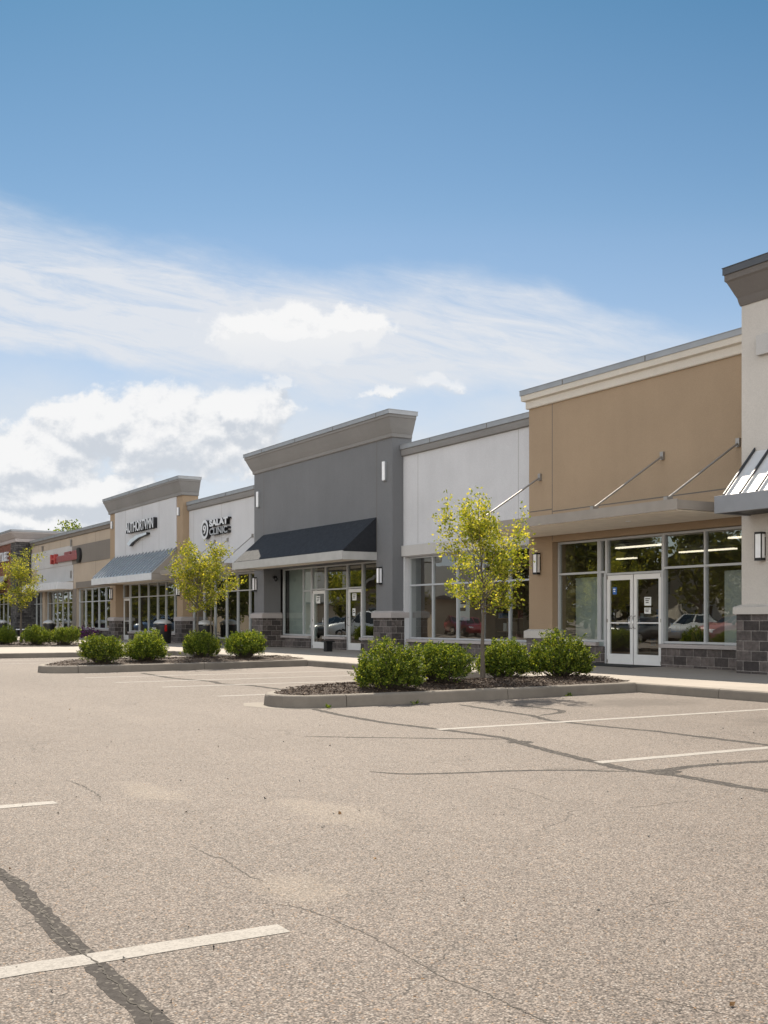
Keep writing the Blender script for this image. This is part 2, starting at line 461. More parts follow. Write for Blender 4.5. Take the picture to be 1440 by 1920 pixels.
structure(blob.build('crack_seal', M['seal']), 'round dark blot of crack seal where two seals meet')
blob = MB(); blobpoly(blob, -8.75, 6.8, .13, .0013, 5)
structure(blob.build('crack_seal', M['seal']), 'dark blot of crack seal beyond the second stall line')

CR = [([(-6.4, 1.13), (-5.5, 1.12), (-5.2, 1.165), (-4.9, 1.135), (-4.6, 1.14), (-4.4, 1.118), (-4.17, 1.115), (-4.0, 1.125), (-3.85, 1.14), (-3.73, 1.125), (-3.6, 1.133), (-3.45, 1.113), (-3.32, 1.132), (-3.16, 1.108), (-2.6, 1.11)], .011),
      ([(-5.72, 2.15), (-5.55, 2.16), (-5.34, 2.15), (-5.26, 2.19), (-5.06, 2.16), (-4.81, 2.14), (-4.67, 2.16)], .009),
      ([(-4.35, 1.99), (-4.25, 2.07), (-4.14, 2.11), (-3.9, 2.13), (-3.7, 2.14), (-3.41, 2.13), (-3.13, 2.1), (-2.94, 2.13), (-2.63, 2.14), (-2.2, 2.12)], .007),
      ([(-5.32, 5.03), (-5.31, 5.26), (-5.32, 5.36), (-5.32, 5.66)], .012), ([(-3.45, 3.34), (-3.46, 3.46), (-3.46, 3.52), (-3.38, 3.56)], .008),
      ([(-8.46, 2.24), (-8.04, 2.26), (-7.58, 2.23), (-7.33, 2.17)], .013), ([(-6.54, 4.87), (-6.31, 4.91), (-6.01, 4.85), (-5.77, 4.78)], .01),
      ([(-7.05, 5.71), (-7.0, 5.92), (-6.82, 6.04), (-6.82, 6.28)], .014), ([(-2.75, 2.52), (-2.55, 2.59), (-2.43, 2.64), (-2.32, 2.68)], .006)]
def crack(pts, w, z, seed):
    rn = random.Random(seed); out = []
    for a, b in zip(pts, pts[1:]):
        n = max(2, int(math.dist(a, b) / .022))
        for i in range(n):
            f = i / n; j = .008 if w < .012 else .014
            out.append((a[0] + (b[0] - a[0]) * f + rn.uniform(-j, j), a[1] + (b[1] - a[1]) * f + rn.uniform(-j, j)))
    out.append(pts[-1])
    b = MB()
    prev = None
    for i, p in enumerate(out):
        q = out[min(i + 1, len(out) - 1)]; o_ = out[max(i - 1, 0)]
        d = Vector((q[0] - o_[0], q[1] - o_[1], 0)); d.normalize(); nn = Vector((-d.y, d.x, 0))
        h = w * .5 * rn.uniform(.25, 1.1) * min(1, i / 6 + .1, (len(out) - 1 - i) / 6 + .1)
        cur = (b.bm.verts.new((p[0] + nn.x * h, p[1] + nn.y * h, z)), b.bm.verts.new((p[0] - nn.x * h, p[1] - nn.y * h, z)))
        if prev: b.bm.faces.new((prev[1], cur[1], cur[0], prev[0]))
        prev = cur
    return b
for i, (p, w) in enumerate(CR):
    structure(crack(p, w, .0028 if i == 0 else .001, i + 40).build('pavement_crack', M['dirt'], recalc=False), 'thin jagged crack in the asphalt')

LINES = [(-3.95, -3.6, 1.9, 'nearest white stall line with a sealed crack across it'), (-7.45, -3.6, 1.9, 'short white stall line at the left photo edge'),
         (-7.15, 6.4, 13.1, 'white stall line at the right photo edge'), (-10.21, 6.8, 13.1, 'white stall line right of the near island'),
         (-16.45, 6.75, 13.1, 'white stall line just behind the near island'), (-19.2, 6.8, 13.1, 'second white stall line beyond the near island'),
         (-21.05, 6.5, 13.1, 'third white stall line beyond the near island'), (-23.1, 6.5, 13.1, 'white stall line in front of the middle island'),
         (-31.6, 6.6, 13.1, 'white stall line beyond the middle island'), (-33.8, 6.6, 13.1, 'white stall line beside the far paved island')]
for i, (x, y0, y1, lb) in enumerate(LINES):
    b = MB(); rn = random.Random(i)
    n = int((y1 - y0) / .12); L = []; Q = []
    w = .064
    for k in range(n + 1):
        y = y0 + (y1 - y0) * k / n
        L.append((x - w + rn.uniform(-.005, .005), y, .002)); Q.append((x + w + rn.uniform(-.005, .005), y, .002))
    vl = [b.bm.verts.new(p) for p in L]; vr = [b.bm.verts.new(p) for p in Q]
    for k in range(n): b.bm.faces.new((vl[k], vr[k], vr[k + 1], vl[k + 1]))
    structure(b.build('parking_line', M['paint']), lb)

# loose grit and dry leaf bits
b = MB(); rn = random.Random(11)
for k in range(1300):
    d = 2.4 + 16 * rn.random() ** 1.6; a = R(149.1 + rn.uniform(-22, 22))
    x, y = d * math.cos(a), d * math.sin(a)
    if y > 6.3 and not (-13.2 < x < -5): continue
    s = rn.uniform(.003, .008) if rn.random() < .85 else rn.uniform(.008, .015)
    b.mat(rn.choice((0, 0, 0, 1, 2, 2)))
    v = [Vector((rn.uniform(-1, 1), rn.uniform(-1, 1), rn.uniform(-.5, .5))).normalized() * s * rn.uniform(.6, 1.2) for _ in range(4)]
    c = Vector((x, y, .003 + s * .4))
    for q in ((0, 1, 2), (0, 2, 3), (0, 3, 1), (1, 3, 2)): b.face([c + v[i] for i in q])
tag(b.build('grit', [M['stoneA'], M['dryleaf'], M['inkdark']]), 'loose grit and dry leaf bits strewn over the asphalt', kind='stuff')

# sidewalk with kerb
KY = 13.2
b = MB(); b.box(-130, 12, KY + .16, 19.4, -.3, .15)
structure(b.build('sidewalk', M['walk']), 'pale concrete sidewalk along the shop fronts')
def kerb_run(b, pts, w=.15, h=.155, seg=3.05, gap=.012, closed_dir=1):
    """kerb along a polyline; the face is on the right hand side of travel, rounded top edge"""
    P = [Vector((x, y, 0)) for x, y in pts]
    cum = [0]
    for a, c in zip(P, P[1:]): cum.append(cum[-1] + (c - a).length)
    def at(s):
        s = max(0, min(cum[-1], s))
        for i in range(len(P) - 1):
            if s <= cum[i + 1] + 1e-9:
                f = (s - cum[i]) / max(1e-9, cum[i + 1] - cum[i]); return P[i].lerp(P[i + 1], f), i
        return P[-1], len(P) - 2
    def nrm(s):
        a, _ = at(s - .12); c, _ = at(s + .12); d = (c - a).normalized(); return Vector((d.y, -d.x, 0))
    n = max(1, round(cum[-1] / seg)); rn = random.Random(int(cum[-1] * 100))
    for k in range(n):
        s0 = cum[-1] * k / n + (gap / 2 if k else 0); s1 = cum[-1] * (k + 1) / n - (gap / 2 if k < n - 1 else 0)
        m = max(2, int((s1 - s0) / .18)); rings = []
        dz = rn.uniform(-.004, .004)
        for j in range(m + 1):
            s = s0 + (s1 - s0) * j / m; p, _ = at(s); q = nrm(s)
            hh = h + dz + rn.uniform(-.0015, .0015)
            prof = [(0, -.1), (0, .02), (-.012, hh - .035), (-.02, hh - .014), (-.04, hh), (-w, hh), (-w, -.1)]
            rings.append([(p.x + q.x * o, p.y + q.y * o, z) for o, z in prof])
        b.loft(rings)
b = MB()
kerb_run(b, [(-36.0, KY), (12, KY)])
structure(b.build('sidewalk_kerb', M['kerb']), 'long concrete kerb at the edge of the sidewalk')

# far paved peninsula
b = MB(); b.box(-44.6, -36.16, 3.2, KY + .16, -.3, .15)
structure(b.build('paved_island', M['walk']), 'flat pale concrete landing beyond the middle island')
b = MB(); kerb_run(b, [(-44, 3.05), (-36.6, 3.05), (-36.1, 3.3), (-36.0, 3.8), (-36.0, KY)])
structure(b.build('landing_kerb', M['kerb']), 'concrete kerb round the far paved landing')

# ------------------------------------------------------------------ planting islands
def offset_poly(pts, d):
    out = []; n = len(pts)
    for i in range(n):
        a = Vector(pts[i - 1]); c = Vector(pts[(i + 1) % n]); t = (c - a).normalized()
        out.append((pts[i][0] - t.y * d, pts[i][1] + t.x * d))
    return out
def smooth_path(pts, it=3):
    for _ in range(it):
        q = [pts[0]]
        for a, c in zip(pts, pts[1:]):
            q += [(a[0] * .75 + c[0] * .25, a[1] * .75 + c[1] * .25), (a[0] * .25 + c[0] * .75, a[1] * .25 + c[1] * .75)]
        q.append(pts[-1]); pts = q
    return pts
def chips(b, inside, zf, n, rn, x0, x1, y0, y1, smin=.006, smax=.024):
    k = 0
    while k < n:
        x, y = rn.uniform(x0, x1), rn.uniform(y0, y1)
        if not inside(x, y): continue
        k += 1
        L = rn.uniform(smin, smax); W = L * rn.uniform(.25, .6)
        a = rn.uniform(0, 6.28); e = rn.uniform(-.5, .5); f = rn.uniform(-.6, .6)
        mt = Matrix.Rotation(a, 3, 'Z') @ Matrix.Rotation(e, 3, 'Y') @ Matrix.Rotation(f, 3, 'X')
        c = Vector((x, y, zf(x, y) + .008 + rn.uniform(0, .012)))
        b.face([c + mt @ Vector(q) for q in ((-L, -W, 0), (L, -W * .7, .006), (L * .9, W, 0), (-L * .8, W * .8, .005))])
def inpoly(poly):
    def f(x, y):
        r = False; n = len(poly)
        for i in range(n):
            (x1, y1), (x2, y2) = poly[i], poly[(i + 1) % n]
            if (y1 > y) != (y2 > y) and x < (x2 - x1) * (y - y1) / (y2 - y1) + x1: r = not r
        return r
    return f
def island(label, path, seed, nchip, joint=3.0):
    """path: outer kerb line, counter-clockwise from the sidewalk on the left round the nose to the sidewalk on the right"""
    cx = sum(p[0] for p in path) / len(path); cy = sum(p[1] for p in path) / len(path)
    t = thing('planting_island', label, 'traffic island', (cx, cy, 0), 'planted islands in the parking lot')
    b = MB(); kerb_run(b, path, .15, .165, joint)
    b.build('kerb', M['kerb'], t)
    inner = offset_poly(path, .145)
    inner[0] = (path[0][0] + .15, path[0][1]); inner[-1] = (path[-1][0] - .15, path[-1][1])
    xs = [p[0] for p in inner]; ys = [p[1] for p in inner]
    x0, x1, y0, y1 = min(xs), max(xs), min(ys), max(ys)
    def zf(x, y):
        ex = min(x - x0, x1 - x) / ((x1 - x0) / 2); ey = min(1, (y - y0) / 1.3)
        e = max(0, min(1, ex)) * max(0, ey)
        return (.135 + .09 * min(1, e) ** .6) + .012 * math.sin(9 * x + 3) * math.sin(8 * y)
    b = MB(); ins = inpoly(inner)
    rings = []
    c = ((x0 + x1) / 2, (y0 + y1) / 2 + .3)
    for f in (1., .93, .8, .6, .4, .2, .06):
        ring = []
        for px, py in inner:
            # shrink towards the long axis
            ax, ay = c[0], min(max(py, y0 + 1.2), y1)
            x, y = ax + (px - ax) * f, ay + (py - ay) * f
            ring.append((x, y, zf(x, y)))
        rings.append(ring)
    b.loft(rings, closed=False, caps=False)
    rn = random.Random(seed)
    chips(b, ins, zf, nchip, rn, x0, x1, y0, y1)
    tag(b.build('mulch_bed', M['mulch'], t), kind='stuff')
    return zf
nose1 = smooth_path([(-16.1, KY), (-16.1, 12.2), (-15.95, 9.6), (-15.6, 8.3), (-15.0, 7.05), (-14.35, 6.5), (-13.6, 6.7), (-13.52, 7.6), (-13.55, 10.), (-13.72, 12.4), (-13.78, KY)], 3)
z1 = island('near planted kerb island with four shrubs and one young tree', nose1, 1, 14000)
nose2 = smooth_path([(-29.3, KY), (-29.3, 12.2), (-29.0, 9.6), (-28.3, 8.0), (-27.1, 6.7), (-26.1, 6.15), (-25.3, 6.4), (-25.2, 7.6), (-25.4, 10.), (-25.8, 12.2), (-26.0, KY)], 3)
z2 = island('middle planted kerb island with four shrubs in front of the white tower', nose2, 2, 8000)
# pale gutter apron at the near nose
b = MB()
ap = [(-14.95, 6.75), (-14.9, 6.52), (-14.4, 6.3), (-13.75, 6.45), (-13.45, 6.85), (-13.42, 7.4), (-13.6, 7.4), (-13.8, 6.9), (-14.4, 6.6), (-14.85, 6.85)]
b.face([(x, y, .0022) for x, y in ap])
structure(b.build('gutter_apron', M['kerb']), 'pale concrete gutter patch at the near island nose')
# far bed behind the landing
t = thing('planting_bed', 'far mulch bed with a low kerb and three shrubs at the left photo edge', 'planting bed', (-48, 10, .15))
b = MB(); b.box(-44.75, -44.6, 3.2, KY, .0, .19, .02); b.build('kerb', M['kerb'], t)
b = MB(); b.box(-53, -44.76, 3.2, KY + .1, 0, .2)
rn = random.Random(5); chips(b, lambda x, y: True, lambda x, y: .2, 1200, rn, -52.5, -44.8, 5, KY, .02, .07)
tag(b.build('mulch_bed', M['mulch'], t), kind='stuff')

# ------------------------------------------------------------------ plants
def leafq(b, c, s, rn, up=.3, asp=.5, dirv=None):
    d = Vector((rn.gauss(0, 1), rn.gauss(0, 1), rn.gauss(0, .8) + up))
    if dirv is not None: d = d * .55 + dirv
    if d.length < 1e-3: d = Vector((0, 0, 1))
    d.normalize()
    w = d.cross(Vector((rn.gauss(0, 1), rn.gauss(0, 1), rn.gauss(0, 1)))).normalized()
    n = d.cross(w)
    s *= rn.uniform(.65, 1.25)
    h = s * asp
    b.face([c, c + d * s * .45 + w * h * .55 + n * h * .12, c + d * s, c + d * s * .45 - w * h * .55 + n * h * .12])

def make_shrub(name_seed, rx, rz, nsprig, leaf, nleaf):
    rn = random.Random(name_seed)
    root = thing('boxwood_shrub', 'shrub', 'shrub', (0, 0, 0), 'rounded evergreen shrubs in the islands')
    st = MB(); lf = MB()
    lump = [(Vector((rn.gauss(0, 1), rn.gauss(0, 1), abs(rn.gauss(0, 1)))).normalized(), rn.uniform(-.24, .26)) for _ in range(14)]
    for k in range(nsprig):
        u = rn.uniform(-.45, 1.); a = rn.uniform(0, 6.2832); q = math.sqrt(1 - u * u)
        d = Vector((q * math.cos(a), q * math.sin(a), u))
        rr = 1 + sum(h * max(0, d.dot(v)) ** 6 for v, h in lump)
        if rn.random() < .12: rr *= rn.uniform(1.05, 1.24)
        f = rn.uniform(.62, 1.) if rn.random() < .8 else rn.uniform(.3, .7)
        tip = Vector((d.x * rx * rr * f, d.y * rx * rr * f, rz * .47 + d.z * rz * .53 * rr * f))
        if tip.z < .05: tip.z = .05 + rn.random() * .08
        base = Vector((rn.gauss(0, .05), rn.gauss(0, .05), 0))
        mid = base.lerp(tip, .5) + Vector((0, 0, -.05 * rx)) + Vector((rn.gauss(0, .04), rn.gauss(0, .04), 0))
        if k % 5 == 0: st.tube([base, mid, tip], [.010, .006, .002], 4)
        ax = (tip - mid).normalized()
        ax = (ax + Vector((0, 0, .45))).normalized()
        L = rx * rn.uniform(.16, .3)
        for j in range(nleaf):
            s = rn.random()
            c = tip - ax * L * (1 - s) + Vector((rn.gauss(0, 1), rn.gauss(0, 1), rn.gauss(0, 1))) * leaf * .45
            if c.z < .03: continue
            leafq(lf, c, leaf, rn, .25, .55, ax * .6)
    st.build('stems', M['twig'], root); lf.build('foliage', M['box'], root, recalc=False)
    return root
SHRUBS = [make_shrub(21, .63, .92, 760, .043, 22), make_shrub(22, .58, .9, 640, .042, 22), make_shrub(23, .6, .94, 680, .043, 22)]
SPOT = [  # x, y, z, proto, scale, rot, label
    (-14.15, 8.55, 0, .90, 'wide boxy shrub at the nose of the near island'), (-14.72, 9.82, 1, .98, 'rounded shrub second from the nose on the near island'),
    (-15.5, 11.7, 2, .92, 'shrub right behind the young tree trunk on the near island'), (-15.05, 12.6, 0, .98, 'shrub with loose sprigs beside the tan shop doors'),
    (-26.1, 7.75, 1, 1.12, 'dark green shrub at the nose of the middle island'), (-26.55, 9.0, 0, 1.04, 'bright green shrub in front of the lettered black bin'),
    (-27.9, 10.95, 2, 1.04, 'shrub beside the trunk of the middle young tree'), (-27.0, 11.85, 1, 1.14, 'shrub at the sidewalk end of the middle island'),
    (-47.2, 9.95, 0, .98, 'leftmost shrub cut off by the photo edge'), (-45.6, 10.85, 2, 1.12, 'dark shrub right of the far young tree trunk'),
    (-45.1, 11.85, 1, 1.16, 'yellowish shrub at the right end of the far bed')]
used = set()
rn = random.Random(4)
for x, y, k, s, lb in SPOT:
    o = SHRUBS[k] if k not in used else copy_tree(SHRUBS[k])
    used.add(k)
    z = z1(x, y) if x > -20 else z2(x, y) if x > -35 else .2
    o.location = (x, y, z - .05); o.rotation_euler = (0, 0, rn.uniform(0, 6.28)); kx = 1. if x > -20 else .86 if x > -35 else .95
    o.scale = (s * kx, s * kx * rn.uniform(.95, 1.05), s * rn.uniform(.97, 1.03) * (.86 if x > -20 else (.74 if x < -26.3 and x > -26.8 else .8) if x > -35 else .82))
    o['label'] = lb

def make_tree(name, label, H, h0, rad, seed, nb, leaf, nleaf, mat, trunk_r, bare=0., group=None, spread=1., sub=5, asp=.5, top=1.):
    rn = random.Random(seed)
    root = thing(name, label, 'tree', (0, 0, 0), group)
    st = MB(); lf = MB()
    wob = [Vector((rn.gauss(0, .012), rn.gauss(0, .012), 0)) * H for _ in range(9)]
    tp = [Vector((0, 0, -.05))] + [Vector((0, 0, H * .97 * (i + 1) / 8)) + wob[i] * ((i + 1) / 8) for i in range(8)]
    tr = [trunk_r * 1.25] + [trunk_r * (1 - .93 * ((i + 1) / 8)) for i in range(8)]
    st.tube(tp, tr, 8)
    def trunk_at(z):
        f = max(0, min(7.999, z / (H * .97) * 8)); i = int(f)
        return tp[i].lerp(tp[i + 1], f - i), tr[i] * (1 - (f - i)) + tr[i + 1] * (f - i)
    def cluster(p, d, n):
        for _ in range(n):
            leafq(lf, p + Vector((rn.gauss(0, 1), rn.gauss(0, 1), rn.gauss(0, 1))) * leaf * .9, leaf, rn, .15, asp, d * .5)
    for k in range(nb):
        f = (k + rn.random() * .8) / nb
        z = h0 + (H * .93 - h0) * f
        p, r = trunk_at(z)
        a = k * 2.399 + rn.uniform(-.5, .5)
        # crown envelope: widest at a third of its height
        env = rad * spread * (math.sin(math.pi * (.16 + .80 * f ** .8)) ** .9) * rn.uniform(.75, 1.12)
        el = R(18 + 48 * f + rn.uniform(-8, 12))
        d = Vector((math.cos(a) * math.cos(el), math.sin(a) * math.cos(el), math.sin(el)))
        L = max(.12 * rad, env / max(.45, math.cos(el)))
        pts = [p]; dd = d.copy()
        for j in range(1, 5):
            dd = (dd + Vector((rn.gauss(0, .10), rn.gauss(0, .10), rn.gauss(.06, .08)))).normalized()
            pts.append(pts[-1] + dd * L / 4)
        r0 = min(r * .7, trunk_r * .55)
        st.tube(pts, [r0, r0 * .75, r0 * .5, r0 * .32, r0 * .16], 5)
        for j in range(sub):
            s = rn.uniform(.22, 1.); i = min(3, int(s * 4)); q = pts[i].lerp(pts[i + 1], s * 4 - i)
            e = (dd + Vector((rn.gauss(0, .75), rn.gauss(0, .75), rn.gauss(.12, .5)))).normalized()
            l2 = L * rn.uniform(.18, .42)
            q1 = q + e * l2 * .5 + Vector((0, 0, rn.uniform(-.02, .03) * rad)); q2 = q1 + (e + Vector((rn.gauss(0, .3), rn.gauss(0, .3), .15))).normalized() * l2 * .5
            st.tube([q, q1, q2], [r0 * .3, r0 * .2, r0 * .1], 4)
            if rn.random() < bare and f > .8: continue
            for w in (.35, .6, .8, 1.):
                c = q.lerp(q1, w * 2) if w < .5 else q1.lerp(q2, w * 2 - 1)
                cluster(c, e, nleaf)
        if not (rn.random() < bare): cluster(pts[-1], dd, nleaf * 2)
    if bare:
        for _ in range(5):
            p, r = trunk_at(H * rn.uniform(.72, .95)); d = Vector((rn.gauss(0, .3), rn.gauss(0, .3), 1)).normalized()
            st.tube([p, p + d * H * .12, p + d * H * .26 + Vector((rn.gauss(0, .05), rn.gauss(0, .05), 0))], [.008, .005, .002], 4)
    elif top: cluster(tp[-1], Vector((0, 0, 1)), nleaf * 2)
    st.build('trunk', M['bark'], root); lf.build('crown', mat, root, recalc=False)
    return root
G = 'young street trees in the planted islands'
o = make_tree('young_tree', 'slim young tree with sparse yellow leaves on the near island', 2.42, 1.08, .92, 31, 26, .060, 8, M['leaf'], .045, group=G, sub=8)
o.location = (-15.42, 11.2, z1(-15.42, 11.2)); o.rotation_euler = (0, 0, .6)
o = make_tree('young_tree', 'young tree with bare top twigs in front of the low white shop', 2.45, 1.2, 1.05, 32, 24, .068, 7, M['leaf'], .048, .4, group=G, sub=8)
o.location = (-28.1, 10.95, z2(-28.1, 10.95))
o = make_tree('young_tree', 'thin staked sapling just right of the middle young tree', 2.5, 1.35, .62, 33, 11, .07, 7, M['leaf'], .034, group=G)
o.location = (-28.6, 11.55, z2(-28.6, 11.55))
o = make_tree('young_tree', 'far young tree in front of the red brown brick shop', 2.85, 1.4, 1.12, 34, 24, .078, 6, M['leaf'], .06, group=G, sub=7)
o.location = (-48.9, 11.0, .2)

# purple flowers below the beige shop window
rn = random.Random(9); b = MB()
for k in range(900):
    c = Vector((rn.uniform(-66.5, -61.0), rn.uniform(17.35, 18.1), .2 + abs(rn.gauss(.22, .16)))); leafq(b, c, .11, rn, .4, .7)
tag(b.build('flower_bed', M['purple'], recalc=False), 'row of purple flowers under the beige shop window', 'flowers', kind='stuff')
# weeds at the kerbs
for x, y, lb in ((-13.40, 8.55, 'tiny green weed at the foot of the near island kerb'), (-13.36, 7.1, 'tiny weed beside the near island nose'), (-13.62, 11.6, 'small weed on the near island kerb right of the tree'), (-26.0, 12.4, 'small weed where the middle island meets the sidewalk')):
    b = MB(); s = 1.6 if x < -20 else 1.
    for k in range(26): leafq(b, Vector((x + rn.gauss(0, .012 * s), y + rn.gauss(0, .02 * s), .004 + abs(rn.gauss(0, .012 * s)))), .05 * s, rn, .7, .4)
    tag(b.build('weed', M['box'], recalc=False), lb, 'weed', 'weeds along the kerbs')

# ------------------------------------------------------------------ building pieces
def interior(t, x0, x1, y0, y1, wall='inwall', z1=3.45):
    b = MB()
    b.mat(1).face([(x0, y0, .16), (x1, y0, .16), (x1, y1, .16), (x0, y1, .16)])
    b.mat(2).face([(x0, y0, z1), (x0, y1, z1), (x1, y1, z1), (x1, y0, z1)])
    b.mat(0).face([(x0, y1, .16), (x1, y1, .16), (x1, y1, z1), (x0, y1, z1)])
    b.face([(x0, y0, .16), (x0, y1, .16), (x0, y1, z1), (x0, y0, z1)]); b.face([(x1, y0, .16), (x1, y0, z1), (x1, y1, z1), (x1, y1, .16)])
    b.build('shop_interior', [M[wall], M['floor'], M['inceil']], t, recalc=False)
def window(t, xs, z0, z1, zt, Y, sill=None, pane='glass', fw=.05, d=.08, skip=()):
    """aluminium window: vertical members at xs, a transom bar at zt, one pane mesh"""
    f = MB()
    for i, x in enumerate(xs):
        if i in skip: continue
        f.box(x - fw / 2, x + fw / 2, Y, Y + d, z0, z1)
    for a, c in zip(xs, xs[1:]):
        for z in [z0, z1 - fw] + ([zt] if zt else []):
            f.box(a + fw / 2, c - fw / 2, Y + .003, Y + d - .003, z, z + fw)
    o = f.build('window', M['alu'], t)
    p = MB()
    for a, c in zip(xs, xs[1:]):
        zz = [z0, zt, z1] if zt else [z0, z1]
        for l, h in zip(zz, zz[1:]):
            # every pane sits a hair out of true, as glazing does
            e = random.uniform(-.0035, .0035); q = random.uniform(-.003, .003)
            p.face([(a, Y + .055 - e, l), (c, Y + .055 + e, l), (c, Y + .055 + e + q, h), (a, Y + .055 - e + q, h)])
    p.build('pane', M[pane], o, recalc=False)
    if sill:
        s = MB(); s.box(xs[0] - .04, xs[-1] + .04, Y - .12, Y - .002, z0 - .1, z0 - .01, .008); s.build('sill', M[sill], o)
    return o
def door(t, x0, x1, z0, z1, Y, hs, pane='glass', bar=True):
    w = .095; f = MB()
    f.box(x0, x0 + w, Y, Y + .05, z0, z1); f.box(x1 - w, x1, Y, Y + .05, z0, z1)
    f.box(x0 + w, x1 - w, Y + .002, Y + .048, z0, z0 + .24); f.box(x0 + w, x1 - w, Y + .002, Y + .048, z1 - .12, z1)
    if bar: f.box(x0 + w, x1 - w, Y + .015, Y + .045, z0 + .97, z0 + 1.0)
    o = f.build('door', M['aludoor'], t)
    p = MB(); p.face([(x0 + w, Y + .025, z0 + .24), (x1 - w, Y + .025, z0 + .24), (x1 - w, Y + .025, z1 - .12), (x0 + w, Y + .025, z1 - .12)])
    p.build('door_glass', M[pane], o, recalc=False)
    h = MB(); hx = x1 - .05 if hs > 0 else x0 + .05
    h.tube([(hx, Y, z0 + .85), (hx, Y - .07, z0 + .87), (hx - hs * .0, Y - .075, z0 + 1.0), (hx, Y - .07, z0 + 1.13), (hx, Y, z0 + 1.15)], .013, 8)
    h.build('handle', M['steel'], o, smooth=True)
    for z in (z0 + .02, z0 + 1.0, z1 - .09):
        k = MB(); k.box(x0 - .005 if hs > 0 else x1 - .03, x0 + .03 if hs > 0 else x1 + .005, Y - .012, Y - .001, z, z + .08); k.build('hinge', M['rod'], o)
    return o
def pier(t, x0, x1, Y, y1, zb0, zb1, trim, st='stone', pr=.07, faces='both'):
    """stone base with sloped cap round a pier"""
    b = MB(); b.box(x0 - pr, x1 + pr, Y - pr, y1, .1, zb0); b.build('stone_base', M[st], t)
    q = pr + .05
    b = MB()
    r = [[(x0 - e, Y - e, z), (x1 + e, Y - e, z), (x1 + e, y1 + .002, z), (x0 - e, y1 + .002, z)] for e, z in ((q, zb0), (q, zb1 - .05), (.012, zb1))]
    b.loft(r); b.build('base_trim', M[trim], t)
def cornice(t, x0, x1, Y, yb, prof, mat, name='cornice', left=True, right=True):
    """prof: (offset, z) rings, wraps front and both ends"""
    b = MB()
    r = [[(x0 - (e if left else 0), Y - e, z), (x1 + (e if right else 0), Y - e, z), (x1 + (e if right else 0), yb + .004 + e * .001, z), (x0 - (e if left else 0), yb + .004 + e * .001, z)] for e, z in prof]
    b.loft(r)
    return b.build(name, M[mat], t)
def capstone(t, x0, x1, Y, yb, z0, z1, e, mat, left=True, right=True, seams=2.9):
    b = MB(); a = x0 - (e if left else 0); c = x1 + (e if right else 0)
    b.box(a, c, Y - e, yb + .02, z0, z1 - .012)
    b.box(a - .012 if left else a, c + .012 if right else c, Y - e - .012, yb + .03, z1 - .012, z1)
    b.mat(1)
    x = a + seams * .6
    while x < c - .3:
        b.box(x - .012, x + .012, Y - e - .006, Y - e + .02, z0 + .004, z1 - .02); x += seams
    b.build('parapet_cap', [M[mat], M['groove']], t)
def facade(t, x0, x1, Y, ztop, head, piers, mat, th=.7, grooves=(), zgroove=(), name='wall'):
    b = MB()
    b.box(x0, x1, Y, Y + th, head, ztop)
    for a, c in piers: b.box(a, c, Y, Y + th, .1, head)
    b.mat(1)
    for x, za, zb in grooves: b.box(x - .011, x + .011, Y - .002, Y + .01, za, zb)  # score lines: proud strips, groove shadow put into their darker colour
    for z, xa, xb in zgroove: b.box(xa, xb, Y - .0025, Y + .01, z - .013, z + .013)
    return b.build(name, [M[mat], M['groovep' if 'white' in mat else 'groove']], t)
def roofslab(t, x0, x1, y0, y1, z):
    b = MB(); b.box(x0, x1, y0, y1, z - .3, z); b.box(x0, x1, y1 - .3, y1, 0, z - .3); b.build('roof', M['roofgrey'], t)
def knee(t, x0, x1, Y, z1, st='stone'):
    b = MB(); b.box(x0, x1, Y, Y + .25, .1, z1); b.build('stone_base', M[st], t)

GB = 'shops of the strip mall'
# ---- B1 tan shop
t = thing('shop_building', 'tan stucco shop with flat rod-hung canopy and silver double doors', 'shop building', (-19.2, 18.25, .15), GB)
facade(t, -23.05, -15.32, 18.25, 6.95, 3.21, [(-23.05, -22.1)], 'tan', .75, [(-22.1, 3.25, 6.8)], [(4.06, -23.04, -22.12), (4.0, -22.08, -15.33)])
cornice(t, -23.05, -15.33, 18.25, 18.9, [(.05, 6.77), (.065, 6.79), (.065, 6.96), (.15, 6.99), (.16, 7.13)], 'cream', right=False)
capstone(t, -23.05, -15.33, 18.25, 18.95, 7.132, 7.27, .18, 'cap', right=False)
pier(t, -23.05, -22.1, 18.25, 18.6, .74, .97, 'warmwhite', pr=.05)
window(t, [-22.06, -20.56], .68, 3.2, 2.36, 18.42, 'lilac', 'frost')
window(t, [-20.5, -20.29], .68, 3.2, 2.36, 18.425, None)
knee(t, -22.09, -20.3, 18.36, .57)
window(t, [-20.26, -18.4], 2.3, 3.2, None, 18.424)
window(t, [-18.36, -17.13, -15.34], .68, 3.2, 2.38, 18.422, 'lilac')
knee(t, -18.38, -15.34, 18.36, .57)
for x in (-20.33, -18.42):
    b = MB(); b.box(x, x + .07, 18.40, 18.55, .15, 2.35); b.build('door_frame', M['alu'], t)
door(t, -20.25, -19.36, .16, 2.29, 18.43, 1); door(t, -19.33, -18.43, .16, 2.29, 18.43, -1)
b = MB(); b.box(-22.98, -15.62, 16.05, 18.24, 3.40, 3.58); c = b.build('canopy', M['fascia'], t)
b = MB(); b.box(-22.9, -15.7, 16.13, 18.2, 3.375, 3.398); b.build('soffit', M['soffit'], c)
b = MB(); b.box(-22.98, -22.9, 16.0, 16.045, 3.38, 3.6); b.box(-22.99, -15.61, 16.03, 16.046, 3.385, 3.60); b.build('fascia', M['fascia'], c)
